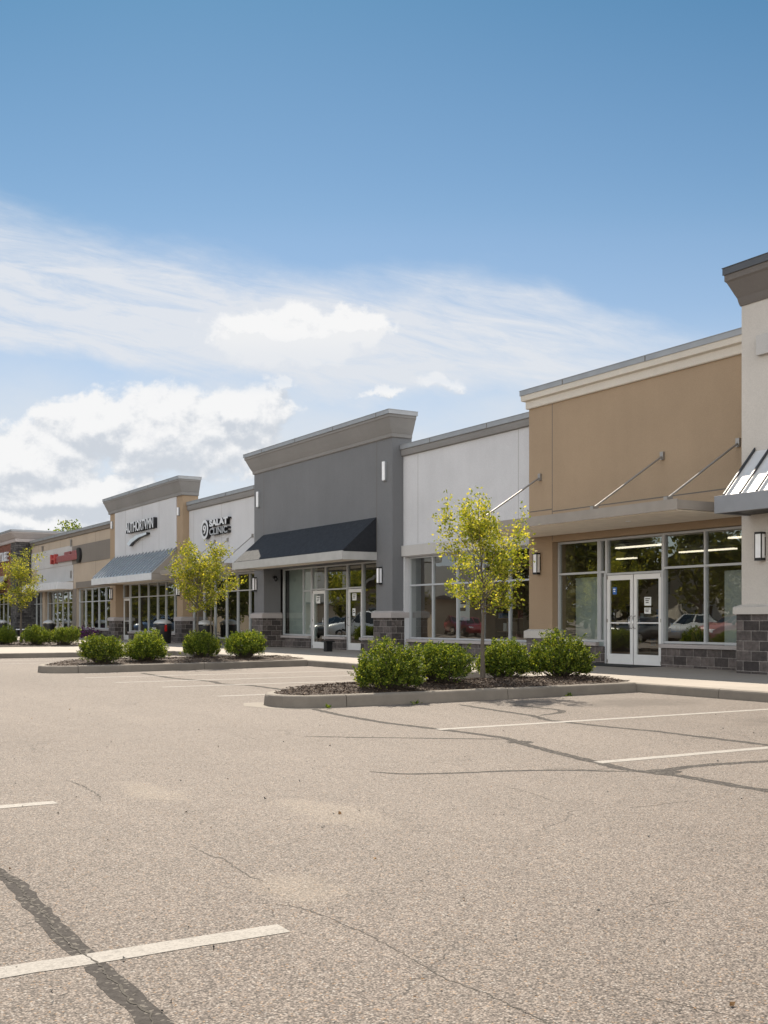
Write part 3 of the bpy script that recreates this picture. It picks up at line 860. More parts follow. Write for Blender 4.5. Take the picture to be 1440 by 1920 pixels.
for x in (-22.57, -18.2, -16.02):
    b = MB(); b.tube([(x, 16.2, 3.66), (x, 18.22, 4.92)], .024, 8); b.box(x - .05, x + .05, 16.12, 16.28, 3.58, 3.68); b.box(x - .05, x + .05, 18.19, 18.248, 4.84, 5.02)
    b.build('support_rod', M['rod'], c)
b = MB(); b.lathe([(.05, 0), (.06, -.015), (.03, -.02)], (-17.9, 16.9, 3.374), 12); b.build('downlight', M['lens'], c)
interior(t, -29.7, -15.4, 18.85, 28.5, 'inwall')
roofslab(t, -23.04, -15.33, 19., 46, 5.6)
B1 = t
# ---- B0 white shop at right
t = thing('shop_building', 'white stucco shop with dark flared cornice cut off by the right photo edge', 'shop building', (-11, 17.5, .15), GB)
facade(t, -15.3, -3.5, 17.5, 7.62, 3.2, [(-15.3, -14.0), (-4.6, -3.5)], 'warmwhite', .75, [(-13.9, 3.3, 7.5)])
cornice(t, -15.3, -3.5, 17.5, 18.25, [(.02, 7.5), (.04, 7.56), (.06, 7.66), (.08, 7.7), (.20, 7.98), (.235, 8.02), (.235, 8.14)], 'darktrim')
capstone(t, -15.3, -3.5, 17.5, 18.3, 8.142, 8.29, .262, 'capdark')
pier(t, -15.3, -14.0, 17.5, 18.3, 1.33, 1.52, 'warmwhite', pr=.07)
window(t, [-13.95, -12.6, -11.2, -9.8, -8.4, -7., -5.6, -4.65], .68, 3.2, 2.36, 17.7, 'lilac')
knee(t, -13.93, -4.68, 17.62, .57)
b = MB()
prof = [(16.62, 3.6), (17.49, 4.55), (17.49, 4.5), (16.62, 3.55)]
b.prism(prof, -14.98, -4.0)
c = b.build('awning', M['seamwhite'], t)
for k in range(28):
    x = -14.96 + k * .395
    b = MB(); b.prism([(16.60, 3.6), (17.485, 4.565), (17.485, 4.62), (16.60, 3.655)], x - .018, x + .018); b.build('rib', M['seamdark'], c)
b = MB(); b.box(-15.12, -3.9, 16.52, 16.6, 3.28, 3.62, .01); b.box(-15.12, -15.05, 16.6, 17.48, 3.28, 3.6); b.build('fascia', M['fasciab'], c)
b = MB(); b.box(-15.04, -3.92, 16.605, 17.48, 3.3, 3.33); b.build('soffit', M['black'], c)
b = MB(); b.mat(0).face([(-14.985, 16.64, 3.6), (-14.985, 17.48, 4.5), (-14.985, 17.48, 3.6)]); b.build('end_panel', M['fasciab'], c)
b = MB(); b.box(-14.86, -14.46, 17.40, 17.49, 6.41, 6.8, .01); b.build('blank_plate', M['palegrey'], t)
interior(t, -14., -3.8, 17.9, 27, 'inwall'); roofslab(t, -15.29, -3.5, 18.3, 46, 6.2)
# ---- B2 low white shop
t = thing('shop_building', 'low white shop between the dark grey tower and the tan shop', 'shop building', (-26.4, 18.5, .15), GB)
facade(t, -29.74, -23.06, 18.5, 6.6, 3.2, [(-29.74, -29.64)], 'white', .6, [(-28.88, 3.6, 6.38), (-23.83, 3.6, 6.38)])
cornice(t, -29.74, -23.06, 18.5, 19.1, [(.02, 6.39), (.08, 6.41), (.1, 6.5), (.1, 6.6)], 'greytrim', left=False, right=False)
capstone(t, -29.74, -23.06, 18.5, 19.12, 6.602, 6.75, .14, 'cap', False, False)
b = MB(); b.box(-29.74, -23.06, 18.42, 18.498, 3.22, 3.56, .008); b.build('lintel_band', M['palegrey'], t)
window(t, [-29.6, -28.3, -26.98, -25.7, -24.44, -23.1], .62, 3.2, 2.28, 18.65, 'lilac')
knee(t, -29.6, -23.07, 18.6, .51)
roofslab(t, -29.74, -23.06, 19.13, 46, 5.6)
# ---- B3 grey tower
t = thing('shop_building', 'dark grey stucco shop tower with black sloped awning', 'shop building', (-35, 18.1, .15), GB)
facade(t, -40.32, -29.75, 18.1, 7.1, 3.2, [(-40.32, -39.41), (-30.75, -29.75)], 'grey', .72, [(-39.41, 4.5, 7.0), (-30.72, 3.2, 7.0)])
cornice(t, -40.32, -29.75, 18.1, 18.8, [(.02, 6.98), (.05, 7.0), (.06, 7.1), (.08, 7.13), (.14, 7.25), (.27, 7.55), (.30, 7.58), (.30, 7.66)], 'greytrim')
capstone(t, -40.32, -29.75, 18.1, 18.82, 7.662, 7.8, .335, 'cap')
pier(t, -40.32, -39.41, 18.1, 18.85, 1.28, 1.5, 'lilac'); pier(t, -30.75, -29.75, 18.1, 18.85, 1.28, 1.5, 'lilac')
window(t, [-39.36, -37.62, -36.95], .62, 3.2, None, 18.9, 'lilac', 'frost')
b = MB(); b.box(-37.59, -36.98, 18.905, 19.0, 2.28, 2.335); b.build('transom_bar', M['alu'], t)
knee(t, -39.4, -36.93, 18.84, .5)
window(t, [-36.9, -35.83], 2.32, 3.2, None, 18.903)
window(t, [-35.78, -34.6, -34.18], .62, 3.2, 2.3, 18.9, 'lilac', skip=(1,)); knee(t, -35.8, -34.16, 18.84, .5)
window(t, [-34.14, -33.1], 2.32, 3.2, None, 18.903)
window(t, [-33.05, -30.77], .62, 3.2, None, 18.9, 'lilac'); knee(t, -33.07, -30.76, 18.84, .5)
for x in (-36.92, -35.82, -34.16, -33.1):
    b = MB(); b.box(x, x + .05, 18.89, 19.02, .15, 2.34); b.build('door_frame', M['alu'], t)
door(t, -36.86, -35.83, .16, 2.3, 18.92, 1, 'frost', False); door(t, -34.1, -33.11, .16, 2.3, 18.92, -1, 'glass', False)
b = MB(); b.prism([(16.85, 3.44), (18.09, 4.53), (18.09, 4.49), (16.85, 3.40)], -39.45, -30.73)
b.face([(-30.735, 16.87, 3.41), (-30.735, 18.09, 3.41), (-30.735, 18.09, 4.5)]); b.face([(-39.445, 16.87, 3.41), (-39.445, 18.09, 4.5), (-39.445, 18.09, 3.41)])
c = b.build('awning', M['navy'], t)
b = MB(); b.box(-39.5, -30.70, 16.80, 16.86, 3.14, 3.42); b.box(-39.5, -39.45, 16.86, 18.09, 3.14, 3.4); b.box(-30.75, -30.70, 16.86, 18.09, 3.14, 3.4); b.build('fascia', M['fasciag'], c)
b = MB(); b.box(-39.44, -30.76, 16.87, 18.88, 3.205, 3.24); b.build('soffit', M['soffit'], c)
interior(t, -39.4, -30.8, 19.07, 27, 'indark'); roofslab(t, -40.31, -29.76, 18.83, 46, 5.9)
# pale partition behind the left panes
b = MB(); b.box(-39.3, -37.0, 19.15, 19.2, .2, 3.3); tag(b.build('display_partition', M['inpale']), 'pale partition behind the left window of the grey shop', 'partition')
b = MB(); b.box(-33.0, -32.2, 19.7, 19.75, .5, 3.2); tag(b.build('display_partition', M['inpale']), 'narrow pale partition right of the grey shop doors', 'partition')
# ---- B4 low white shop
t = thing('shop_building', 'low white shop with flat rod-hung canopy left of the grey tower', 'shop building', (-44.3, 18.4, .15), GB)
facade(t, -48.28, -40.34, 18.4, 6.45, 3.2, [], 'white', .6, [(-47.7, 3.4, 6.2), (-44.4, 3.4, 6.2)])
cornice(t, -48.28, -40.34, 18.4, 19.0, [(.02, 6.22), (.08, 6.25), (.1, 6.34), (.1, 6.48)], 'greytrim', left=False, right=False)
capstone(t, -48.28, -40.34, 18.4, 19.02, 6.482, 6.63, .14, 'cap', False, False)
window(t, [-48.2, -46.9, -45.6, -44.3, -43.1, -41.85, -40.4], .4, 3.18, 2.42, 18.56)
knee(t, -48.2, -40.36, 18.5, .39)
b = MB(); b.box(-48.1, -40.45, 16.95, 18.39, 3.28, 3.46); c = b.build('canopy', M['fascia'], t)
b = MB(); b.box(-48.05, -40.5, 17.0, 18.38, 3.255, 3.278); b.build('soffit', M['soffit'], c)
for x in (-47.79, -45.11, -43.68, -41.1):
    b = MB(); b.tube([(x, 17.05, 3.5), (x, 18.38, 4.62)], .022, 6); b.box(x - .05, x + .05, 16.98, 17.12, 3.46, 3.54); b.box(x - .05, x + .05, 18.34, 18.398, 4.55, 4.7); b.build('support_rod', M['rod'], c)
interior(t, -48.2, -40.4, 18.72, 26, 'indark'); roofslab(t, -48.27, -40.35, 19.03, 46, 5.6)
# ---- B5 white and tan tower
t = thing('shop_building', 'white panelled shop tower framed in tan with ribbed silver metal awning', 'shop building', (-54, 18.1, .15), GB)
facade(t, -59.4, -48.29, 18.1, 7.1, 3.15, [(-59.4, -58.44), (-49.05, -48.29)], 'tan', .75)
b = MB(); b.box(-58.44, -49.05, 18.06, 18.098, 4.5, 7.0); b.mat(1)
for x in (-56.6, -53.9, -51.4): b.box(x - .012, x + .012, 18.057, 18.07, 4.5, 7.0)  # score-line shadow painted as darker strips
b.build('wall_panel', [M['white'], M['groovep']], t)
cornice(t, -59.4, -48.29, 18.1, 18.85, [(.06, 6.95), (.08, 6.97), (.09, 7.1), (.11, 7.13), (.16, 7.25), (.28, 7.55), (.31, 7.58), (.31, 7.66)], 'greytrim')
capstone(t, -59.4, -48.29, 18.1, 18.87, 7.662, 7.8, .335, 'cap')
pier(t, -59.4, -58.44, 18.1, 18.6, 1.16, 1.36, 'lilac'); pier(t, -49.05, -48.29, 18.1, 18.6, 1.16, 1.36, 'lilac')
window(t, [-57.25, -55.8, -54.35, -52.95, -51.75, -50.5, -49.1], .6, 3.12, 2.38, 18.5, 'lilac'); knee(t, -57.3, -49.08, 18.44, .49)
window(t, [-58.4, -57.32], 2.38, 3.12, None, 18.503)
door(t, -58.38, -57.32, .16, 2.36, 18.52, 1)
b = MB(); b.prism([(16.86, 3.4), (18.09, 4.55), (18.09, 4.50), (16.86, 3.35)], -58.44, -49.05)
c = b.build('awning', M['seam'], t)
for k in range(19):
    x = -58.40 + k * .518
    b = MB(); b.prism([(16.84, 3.4), (18.085, 4.56), (18.085, 4.635), (16.84, 3.475)], x - .03, x + .03); b.build('rib', M['seamrib'], c)
b = MB(); b.face([(-49.048, 16.87, 3.36), (-49.048, 18.09, 3.36), (-49.048, 18.09, 4.52)]); b.build('end_panel', M['fascia'], c)
b = MB(); b.box(-58.5, -49.0, 16.80, 16.855, 3.06, 3.38); b.build('fascia', M['boxwhite'], c)
b = MB(); b.box(-49.05, -49.0, 16.856, 18.09, 3.06, 3.35); b.box(-58.5, -58.45, 16.856, 18.09, 3.06, 3.35); b.build('side_fascia', M['fascia'], c)
b = MB(); b.box(-58.44, -49.06, 16.86, 18.5, 3.125, 3.148); b.build('soffit', M['soffit'], c)
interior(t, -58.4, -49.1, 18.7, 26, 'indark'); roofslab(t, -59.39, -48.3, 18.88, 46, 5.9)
# ---- B6 beige banded shop
t = thing('shop_building', 'low beige banded shop with grey panels and white box canopy', 'shop building', (-71, 18.4, .15), GB)
facade(t, -82.3, -59.42, 18.4, 6.5, 3.12, [(-60.4, -59.42), (-68.1, -67.25), (-75.6, -74.9)], 'beige', .6, [(x, 3.5, 6.3) for x in (-79.5, -76.6, -73.8, -71., -63.2)])
b = MB(); b.box(-68.1, -59.43, 18.37, 18.398, 4.62, 5.72); b.box(-67.3, -59.43, 18.38, 18.398, 3.14, 3.5); b.box(-68.11, -67.24, 18.385, 18.398, .12, 3.12)
b.build('wall_band', M['taupe'], t)
b = MB(); b.box(-82.3, -68.1, 18.37, 18.398, 4.62, 5.8); b.box(-77., -67.9, 18.375, 18.398, 3.6, 4.6); b.build('wall_panel', M['palegrey'], t)
cornice(t, -82.3, -59.42, 18.4, 19., [(.02, 6.3), (.08, 6.33), (.1, 6.5), (.12, 6.52)], 'taupe', left=False, right=False)
capstone(t, -82.3, -59.42, 18.4, 19.02, 6.522, 6.68, .16, 'cap', False, False)
window(t, [-67.2, -65.85, -64.5, -63.15, -61.8, -60.45], .7, 3.1, 2.27, 18.55, 'lilac'); knee(t, -67.2, -60.42, 18.5, .59)
window(t, [-74.85, -73.45, -72.4, -71.1, -69.8, -68.15], .3, 3.1, 2.27, 18.55)
window(t, [-82.2, -80.8, -79.4, -78., -76.8, -75.65], .6, 3.1, 2.27, 18.55); knee(t, -82.2, -75.64, 18.5, .59)
b = MB(); b.box(-77.5, -67.9, 17.4, 18.39, 3.1, 3.53, .01); c = b.build('canopy', M['boxwhite'], t)
b = MB(); b.box(-77.45, -67.95, 17.44, 18.38, 3.075, 3.098); b.build('soffit', M['soffit'], c)
for x, z in ((-75.42, 5.95), (-68.3, 5.95), (-75.42, 4.0), (-68.3, 4.0)):
    b = MB(); b.box(x - .12, x + .12, 18.33, 18.369, z - .22, z + .22); b.build('wall_vent', M['rod'], t)
interior(t, -82.2, -59.5, 18.72, 26, 'indark'); roofslab(t, -82.3, -59.43, 19.03, 46, 5.6)
# ---- B7 brick shop
t = thing('shop_building', 'red brown brick shop with dark stone pier at the far left', 'shop building', (-86, 17.4, .15), GB)
facade(t, -98, -80.4, 17.4, 6.8, 3.2, [(-98, -96)], 'brick', .7)
b = MB(); b.box(-80.4, -78.6, 17.36, 21.8, .1, 6.82); b.build('pilaster', M['ledge'], t)
b = MB(); b.box(-97.9, -78.6, 21.8, 22., .2, 6.8); b.box(-78.9, -78.6, 21.8, 27., 5., 6.8); b.build('rear_wall', M['beige'], t)
cornice(t, -98, -78.6, 17.36, 27., [(.03, 6.6), (.07, 6.63), (.07, 6.85), (.13, 6.88), (.40, 7.2), (.42, 7.22), (.42, 7.3)], 'lilac')
capstone(t, -98, -78.6, 17.36, 27.02, 7.302, 7.43, .46, 'cap')
window(t, [-95.9, -94.4, -92.9, -91.4, -89.9, -88.4, -86.9, -85.4, -83.9, -82.4, -80.45], .5, 3.2, 2.35, 17.9); knee(t, -95.9, -80.42, 17.84, .49)
b = MB(); b.prism([(16.4, 3.3), (17.39, 4.4), (17.39, 4.3), (16.4, 3.1)], -93, -81.4); b.build('awning', M['fascia'], t)
interior(t, -95.9, -80.5, 18.1, 21.7, 'indark'); roofslab(t, -97.9, -78.7, 22.02, 46, 5.6)

# ------------------------------------------------------------------ fixtures on the walls
def sconce(x, Y, zc, label, h=.56, w=.17):
    t = thing('wall_lamp', label, 'wall lamp', (x, Y, zc), 'black framed wall lamps')
    f = MB(); y0 = Y - .15
    f.box(x - w / 2, x + w / 2, y0, Y - .03, zc + h / 2 - .04, zc + h / 2); f.box(x - w / 2, x + w / 2, y0, Y - .03, zc - h / 2, zc - h / 2 + .05)
    for s in (-1, 1): f.box(x + s * w / 2 - (.018 if s > 0 else 0), x + s * w / 2 + (.018 if s < 0 else 0), y0, y0 + .02, zc - h / 2 + .05, zc + h / 2 - .04)
    f.box(x - w / 2 + .02, x + w / 2 - .02, Y - .03, Y - .001, zc - h / 2 + .1, zc + h / 2 - .1); f.build('housing', M['black'], t)
    l = MB(); l.box(x - w / 2 + .012, x + w / 2 - .012, y0 + .004, Y - .035, zc - h / 2 + .05, zc + h / 2 - .04, .01); l.build('lens', M['lens'], t)
sconce(-14.77, 17.5, 2.66, 'black framed wall lamp on the white shop at the right edge')
sconce(-22.63, 18.25, 2.68, 'black framed wall lamp on the tan pier behind the tree leaves')
sconce(-30.42, 18.1, 2.63, 'black framed wall lamp on the right pier of the grey tower')
sconce(-40.1, 18.1, 2.62, 'black framed wall lamp on the left pier of the grey tower')
sconce(-59.0, 18.1, 2.62, 'black framed wall lamp on the left tan pier of the white tower', .6, .2)
sconce(-48.7, 18.1, 2.62, 'black framed wall lamp on the right tan pier of the white tower', .6, .2)
def slim(x, Y, z0, z1, label):
    t = thing('accent_lamp', label, 'wall lamp', (x, Y, z0), 'slim white lamps high on the towers')
    b = MB(); b.box(x - .07, x + .07, Y - .10, Y - .002, z0, z1, .01); b.build('lens', M['lens'], t)
    b = MB(); b.box(x - .076, x + .076, Y - .06, Y - .003, z0 - .02, z0 - .001); b.box(x + .072, x + .09, Y - .07, Y - .003, z0, z1); b.build('housing', M['cap'], t)
slim(-30.17, 18.1, 5.66, 6.26, 'slim white lamp high on the right pier of the grey tower')
slim(-39.86, 18.1, 5.66, 6.26, 'slim white lamp high on the left pier of the grey tower')
slim(-48.75, 18.1, 6.06, 6.42, 'slim white lamp on the right tan pier of the white tower')
slim(-58.95, 18.1, 6.16, 6.55, 'slim white lamp on the left tan pier of the white tower')
t = thing('security_camera', 'small black dome camera in the recess of the grey tower', 'camera', (-39.41, 18.55, 2.85))
b = MB(); b.box(-39.4, -39.3, 18.48, 18.62, 2.82, 2.94, .01); b.build('mount', M['black'], t)
b = MB(); b.lathe([(.02, -.14), (.06, -.1), (.075, -.04), (.075, 0)], (-39.27, 18.55, 2.86), 14); b.build('dome', M['shade'], t, True)

# ------------------------------------------------------------------ signs
def text(name, s, x0, x1, z0, h, Y, ext, mat, parent, bold=.0):
    cu = bpy.data.curves.new(name, 'FONT'); cu.body = s; cu.size = 1.; cu.extrude = ext; cu.offset = bold
    o = bpy.data.objects.new(name, cu); COL.objects.link(o); o.parent = parent
    cu.materials.append(mat)
    bpy.context.view_layer.update()
    w = max(o.dimensions.x, .01); hh = max(v[1] for v in o.bound_box) - min(v[1] for v in o.bound_box)
    xm = min(v[0] for v in o.bound_box)
    sx, sz = (x1 - x0) / w, h / hh
    me = bpy.data.meshes.new_from_object(o.evaluated_get(bpy.context.evaluated_depsgraph_get()))
    bpy.data.objects.remove(o); bpy.data.curves.remove(cu)
    me.name = name
    if not me.materials: me.materials.append(mat)
    o = bpy.data.objects.new(name, me); COL.objects.link(o); o.parent = parent
    o.rotation_euler = (math.pi / 2, 0, 0); o.scale = (sx, sz, 1)
    o.location = Vector((x0 - xm * sx, Y, z0)) - ORG[parent.name]
    return o
t = thing('shop_sign', 'black sided white letters over a pale swoosh on the white tower', 'shop sign', (-54, 18.06, 5.4), 'shop name signs')
text('letters', 'AUTHORTVMN', -55.95, -51.65, 5.7, .53, 17.95, .10, M['lblack'], t, .03)
text('letter_face', 'AUTHORTVMN', -55.95, -51.65, 5.7, .53, 17.845, .004, M['lwhite'], t, .015)
pts = [(-55.75, 5.14), (-55.2, 5.33), (-54.3, 5.48), (-52.7, 5.54), (-52.7, 5.43), (-53.9, 5.35), (-54.9, 5.17), (-55.4, 5.0)]
b = MB(); b.loft([[(x, y, z) for x, z in pts] for y in (17.86, 18.05)]); b.build('swoosh', M['lblack'], t)
b = MB(); b.face([(x, 17.855, z) for x, z in pts]); b.build('swoosh_face', M['swoosh'], t)
t = thing('shop_sign', 'round emblem and two rows of grey letters on the low white shop', 'shop sign', (-44.5, 18.4, 5.0), 'shop name signs')
def ring(b, cx, cz, r0, r1, ya, yb, n=28):
    for k in range(n):
        a0, a1 = k / n * 6.2832, (k + 1) / n * 6.2832
        P = [(cx + r * math.cos(a), cz + r * math.sin(a)) for r, a in ((r0, a0), (r1, a0), (r1, a1), (r0, a1))]
        b.loft([[(x, ya, z) for x, z in P], [(x, yb, z) for x, z in P]])
b = MB(); ring(b, -45.9, 5.2, .0, .42, 18.22, 18.39); b.build('emblem', M['lblack'], t)
b = MB(); ring(b, -45.9, 5.2, .30, .42, 18.205, 18.218); b.build('emblem_ring', M['lwhite'], t)
text('emblem_mark', '9', -46.08, -45.72, 5.02, .38, 18.21, .008, M['lwhite'], t, .02)
text('letters', 'SALAT', -45.35, -43.3, 5.3, .30, 18.3, .08, M['lblack'], t, .05)
text('letter_face', 'SALAT', -45.35, -43.3, 5.3, .30, 18.215, .004, M['lwhite'], t, .05)
text('lower_letters', 'CLINIC', -45.35, -43.35, 4.92, .30, 18.3, .08, M['lblack'], t, .05)
text('lower_letter_face', 'CLINIC', -45.35, -43.35, 4.92, .30, 18.215, .004, M['lgrey'], t, .02)
t = thing('shop_sign', 'red letter sign with a dark round end on the beige banded shop', 'shop sign', (-69.5, 18.37, 4.8), 'shop name signs')
text('letters', 'H', -72.6, -71.4, 4.84, .6, 18.26, .10, M['lred'], t, .03)
b = MB(); b.box(-71.2, -66.5, 18.2, 18.36, 4.86, 5.26, .05); b.box(-69.4, -68.2, 18.21, 18.355, 5.2, 5.44, .05); b.box(-67.7, -66.6, 18.205, 18.357, 5.1, 5.44, .05); b.build('name_panel', M['ldred'], t)
b = MB(); ring(b, -66.35, 5.1, 0, .46, 18.22, 18.36); b.build('end_disc', M['lblack'], t)
t = thing('shop_sign', 'white letters on the red brown brick wall at the left edge', 'shop sign', (-83, 17.4, 5.4), 'shop name signs')
text('letters', 'BAKTLE', -86.6, -81.1, 5.42, .66, 17.3, .09, M['lwhite'], t, .02)

# ------------------------------------------------------------------ sidewalk furniture
def litter_bin(x, y, label, txt=None, r=.36, h=1.02):
    t = thing('litter_bin', label, 'litter bin', (x, y, .15), 'domed black litter bins')
    b = MB(); b.lathe([(r * .86, 0), (r * .92, .03), (r, .75 * h), (r, .8 * h)], (x, y, .15), 24); b.build('barrel', M['black'], t, True)
    b = MB(); b.lathe([(r * 1.04, .0), (r * 1.06, .03), (r * .8, .13), (r * .35, .19), (.01, .2)], (x, y, .15 + .84 * h), 24); b.build('lid', M['lens'] if 0 else M['fasciag'], t, True)
    b = MB()
    for k in range(4): a = k * 1.571 + .6; b.box(x + r * .9 * math.cos(a) - .02, x + r * .9 * math.cos(a) + .02, y + r * .9 * math.sin(a) - .02, y + r * .9 * math.sin(a) + .02, .15 + .79 * h, .15 + .86 * h)
    b.build('lid_post', M['black'], t)
    if txt:
        o = text('lettering', txt, x - .27, x + .27, .15 + .58 * h, .11, y - r - .004, .003, M['lwhite'], t)
        b = MB(); b.box(x + r - .04, x + r + .02, y - .05, y + .05, .7, 1.0); b.build('red_label', M['lightred'], t)
litter_bin(-47.9, 17.0, 'black litter bin with pale domed lid and white lettering by the white tower', 'PEZAGYIN', .40, 1.06)
litter_bin(-45.3, 18.0, 'black litter bin half hidden behind the middle island shrubs')
litter_bin(-68.2, 17.0, 'black litter bin with pale lid near the white box canopy')
litter_bin(-78.6, 16.4, 'black litter bin with pale lid in front of the dark stone pier')
def ash_post(x, y, label):
    t = thing('ash_post', label, 'ash bin', (x, y, .15), 'short black square ash bins')
    b = MB(); b.box(x - .11, x + .11, y - .11, y + .11, .15, .46, .01); b.build('post', M['black'], t)
    b = MB(); b.box(x - .17, x + .17, y - .17, y + .17, .46, .51, .01); b.build('top', M['black'], t)
ash_post(-32.85, 17.45, 'short black square ash bin in front of the grey tower doors')
ash_post(-18.3, 14.5, 'short black square ash bin half hidden behind the near island shrubs')
t = thing('bench', 'low pale topped bench beside the far young tree', 'bench', (-72.5, 16.6, .15))
b = MB(); b.box(-74., -72.2, 16.3, 16.75, .56, .62, .01); b.build('seat', M['lens'], t)
for x in (-73.8, -72.4):
    b = MB(); b.box(x - .05, x + .05, 16.35, 16.7, .15, .56); b.build('leg', M['black'], t)
b = MB(); b.box(-20.6, -18.3, 17.35, 18.3, .152, .166, .004); tag(b.build('door_mat', M['mat']), 'black mat in front of the silver double doors', 'door mat')

# notices and interior things
def notice(name, label, x0, x1, z0, z1, Y, mat, cat='notice', marks=3, group='papers taped to the shop doors', ink='inkdark'):
    t = thing(name, label, cat, ((x0 + x1) / 2, Y, z0), group)
    b = MB(); b.box(x0, x1, Y - .003, Y - .0005, z0, z1); b.build('sheet', M[mat], t)
    b = MB(); rn = random.Random(int(x0 * 100))
    h = (z1 - z0) / (marks + 1.5)
    for k in range(marks):
        z = z1 - h * (k + 1.2); w = (x1 - x0)
        b.box(x0 + w * rn.uniform(.12, .25), x1 - w * rn.uniform(.12, .4), Y - .0045, Y - .0032, z, z + h * .5)
    b.build('print', M[ink], t)
notice('notice', 'upper white paper on the right silver door of the tan shop', -19.0, -18.78, 1.55, 1.75, 18.45, 'paper')
notice('notice', 'lower white paper on the right silver door of the tan shop', -19.0, -18.79, 1.36, 1.5, 18.45, 'paper')
notice('sticker', 'blue square sticker on the left silver door of the tan shop', -20.07, -19.93, 1.83, 2.0, 18.45, 'bluestick', 'sticker', 2, ink='paper')
notice('notice', 'white paper on the left door of the grey tower', -36.58, -36.28, 1.83, 2.1, 18.94, 'paper')
notice('notice', 'white paper high on the right door of the grey tower', -33.84, -33.54, 1.9, 2.14, 18.94, 'paper')
notice('notice', 'small white paper stack low on the right door of the grey tower', -33.82, -33.62, 1.36, 1.62, 18.94, 'paper', marks=2)
t = thing('poster', 'black framed poster inside the tan shop behind the right door', 'poster', (-18.3, 20, 1.9))
b = MB(); b.box(-20.15, -19.75, 20.0, 20.04, 1.85, 2.25); b.build('frame', M['frameb'], t)
b = MB(); b.box(-20.1, -19.8, 19.99, 19.999, 1.9, 2.2); b.build('picture', M['beige'], t)
notice('poster', 'white poster hanging inside the low white shop window', -27.6, -26.95, 1.2, 1.95, 19.1, 'paper', 'poster', 2)
b = MB(); b.box(-17.0, -15.5, 18.9, 18.94, .2, 2.3); tag(b.build('display_partition', M['inpale']), 'grey green panel behind the right window of the tan shop', 'partition')
b = MB(); b.box(-22.0, -20.75, 18.95, 18.99, .2, 2.3); tag(b.build('display_partition', M['inpale']), 'grey green panel behind the left window of the tan shop', 'partition')
t = thing('potted_plant', 'broad leaved potted plant standing in the tan shop window', 'potted plant', (-18.0, 19.2, .16))
b = MB(); b.lathe([(.13, 0), (.17, .3), (.19, .32)], (-18.0, 19.2, .16), 16); b.build('pot', M['pot'], t, True)
st = MB(); lf = MB(); rn = random.Random(3)
for k in range(7):
    a = k * .9 + .3; L = rn.uniform(.2, .42); tip = Vector((-18. + math.cos(a) * L, 19.2 + math.sin(a) * L, rn.uniform(1.0, 1.4)))
    st.tube([(-18., 19.2, .45), (-18. + math.cos(a) * L * .3, 19.2 + math.sin(a) * L * .3, .9), tip], [.02, .014, .008], 6)
    d = Vector((math.cos(a), math.sin(a), -.5)).normalized(); w = Vector((-math.sin(a), math.cos(a), .2)); s = rn.uniform(.26, .36)
    lf.face([tip - d * s * .3, tip - d * s * .1 + w * s * .55, tip + d * s * .3 + w * s * .4, tip + d * s]); lf.face([tip - d * s * .3, tip + d * s, tip + d * s * .3 - w * s * .4, tip - d * s * .1 - w * s * .55])
st.build('stems', M['plantleaf'], t); lf.build('leaves', M['plantleaf'], t, recalc=False)
for x0, x1, y, lb in ((-24.3, -22.4, 22.5, 'front'), (-24.8, -22.6, 25.6, 'a'), (-19.8, -18.6, 22.2, 'b'), (-28.7, -27.8, 26.6, 'c')):
    nm = {'front': 'lit ceiling tube above the silver double doors', 'a': 'lit ceiling tube over the potted plant', 'b': 'lit ceiling tube nearest the right window', 'c': 'short lit ceiling tube deep in the tan shop'}[lb]
    t = thing('ceiling_light', nm, 'ceiling light', (x0, y, 3.4), 'lit tubes in the tan shop')
    b = MB(); b.box(x0, x1, y - .07, y + .07, 3.30, 3.34); b.build('tube', M['tube'], t)
    b = MB(); b.box(x0, x1, y - .1, y + .1, 3.342, 3.44); b.build('housing', M['lens'], t)
# shelving and counters seen dimly through the glass
def shelf(x0, x1, y, label, h=1.7):
    t = thing('display_shelf', label, 'shelf', ((x0 + x1) / 2, y, .16), 'shelves inside the shops')
    b = MB(); b.box(x0, x0 + .05, y, y + .4, .16, h); b.box(x1 - .05, x1, y, y + .4, .16, h); b.build('side', M['indark'], t)
    rn = random.Random(int(-x0 * 10))
    z = .4
    while z < h:
        b = MB(); b.box(x0 + .06, x1 - .06, y + .02, y + .38, z, z + .03); b.build('board', M['inwall'], t); z += .42
    b = MB(); x = x0 + .1
    while x < x1 - .3:
        w = rn.uniform(.08, .25); b.mat(rn.randrange(4)); zz = .43 + .42 * rn.randrange(3); b.box(x, x + w, y + .05, y + .3, zz, zz + rn.uniform(.12, .34)); x += w + .03
    b.build('goods', [M['paper'], M['ldred'], M['bluestick'], M['beige']], t)
shelf(-25.5, -23.2, 24., 'shelf of goods behind the silver double doors')
t = thing('shop_counter', 'brown service counter deep inside the tan shop', 'counter', (-22.5, 21., .16))
b = MB(); b.box(-23.6, -21.6, 20.6, 21.2, .16, 1.05); b.build('body', M['inwall'], t)
b = MB(); b.box(-23.7, -21.5, 20.5, 21.3, 1.051, 1.1, .01); b.build('top', M['frameb'], t)
b = MB(); b.box(-22.9, -22.45, 20.8, 20.84, 1.15, 1.5, .01); b.box(-22.72, -22.62, 20.82, 20.9, 1.101, 1.2); b.build('screen', M['frameb'], t)
shelf(-28.9, -27.4, 21.5, 'shelf of goods in the low white shop')
shelf(-26.2, -24.2, 22.2, 'second shelf of goods in the low white shop', 1.5)
shelf(-46.8, -44.2, 21.5, 'shelf of goods behind the canopy of the far low white shop')
shelf(-55.5, -52.6, 21.5, 'shelf of goods in the white tower shop')

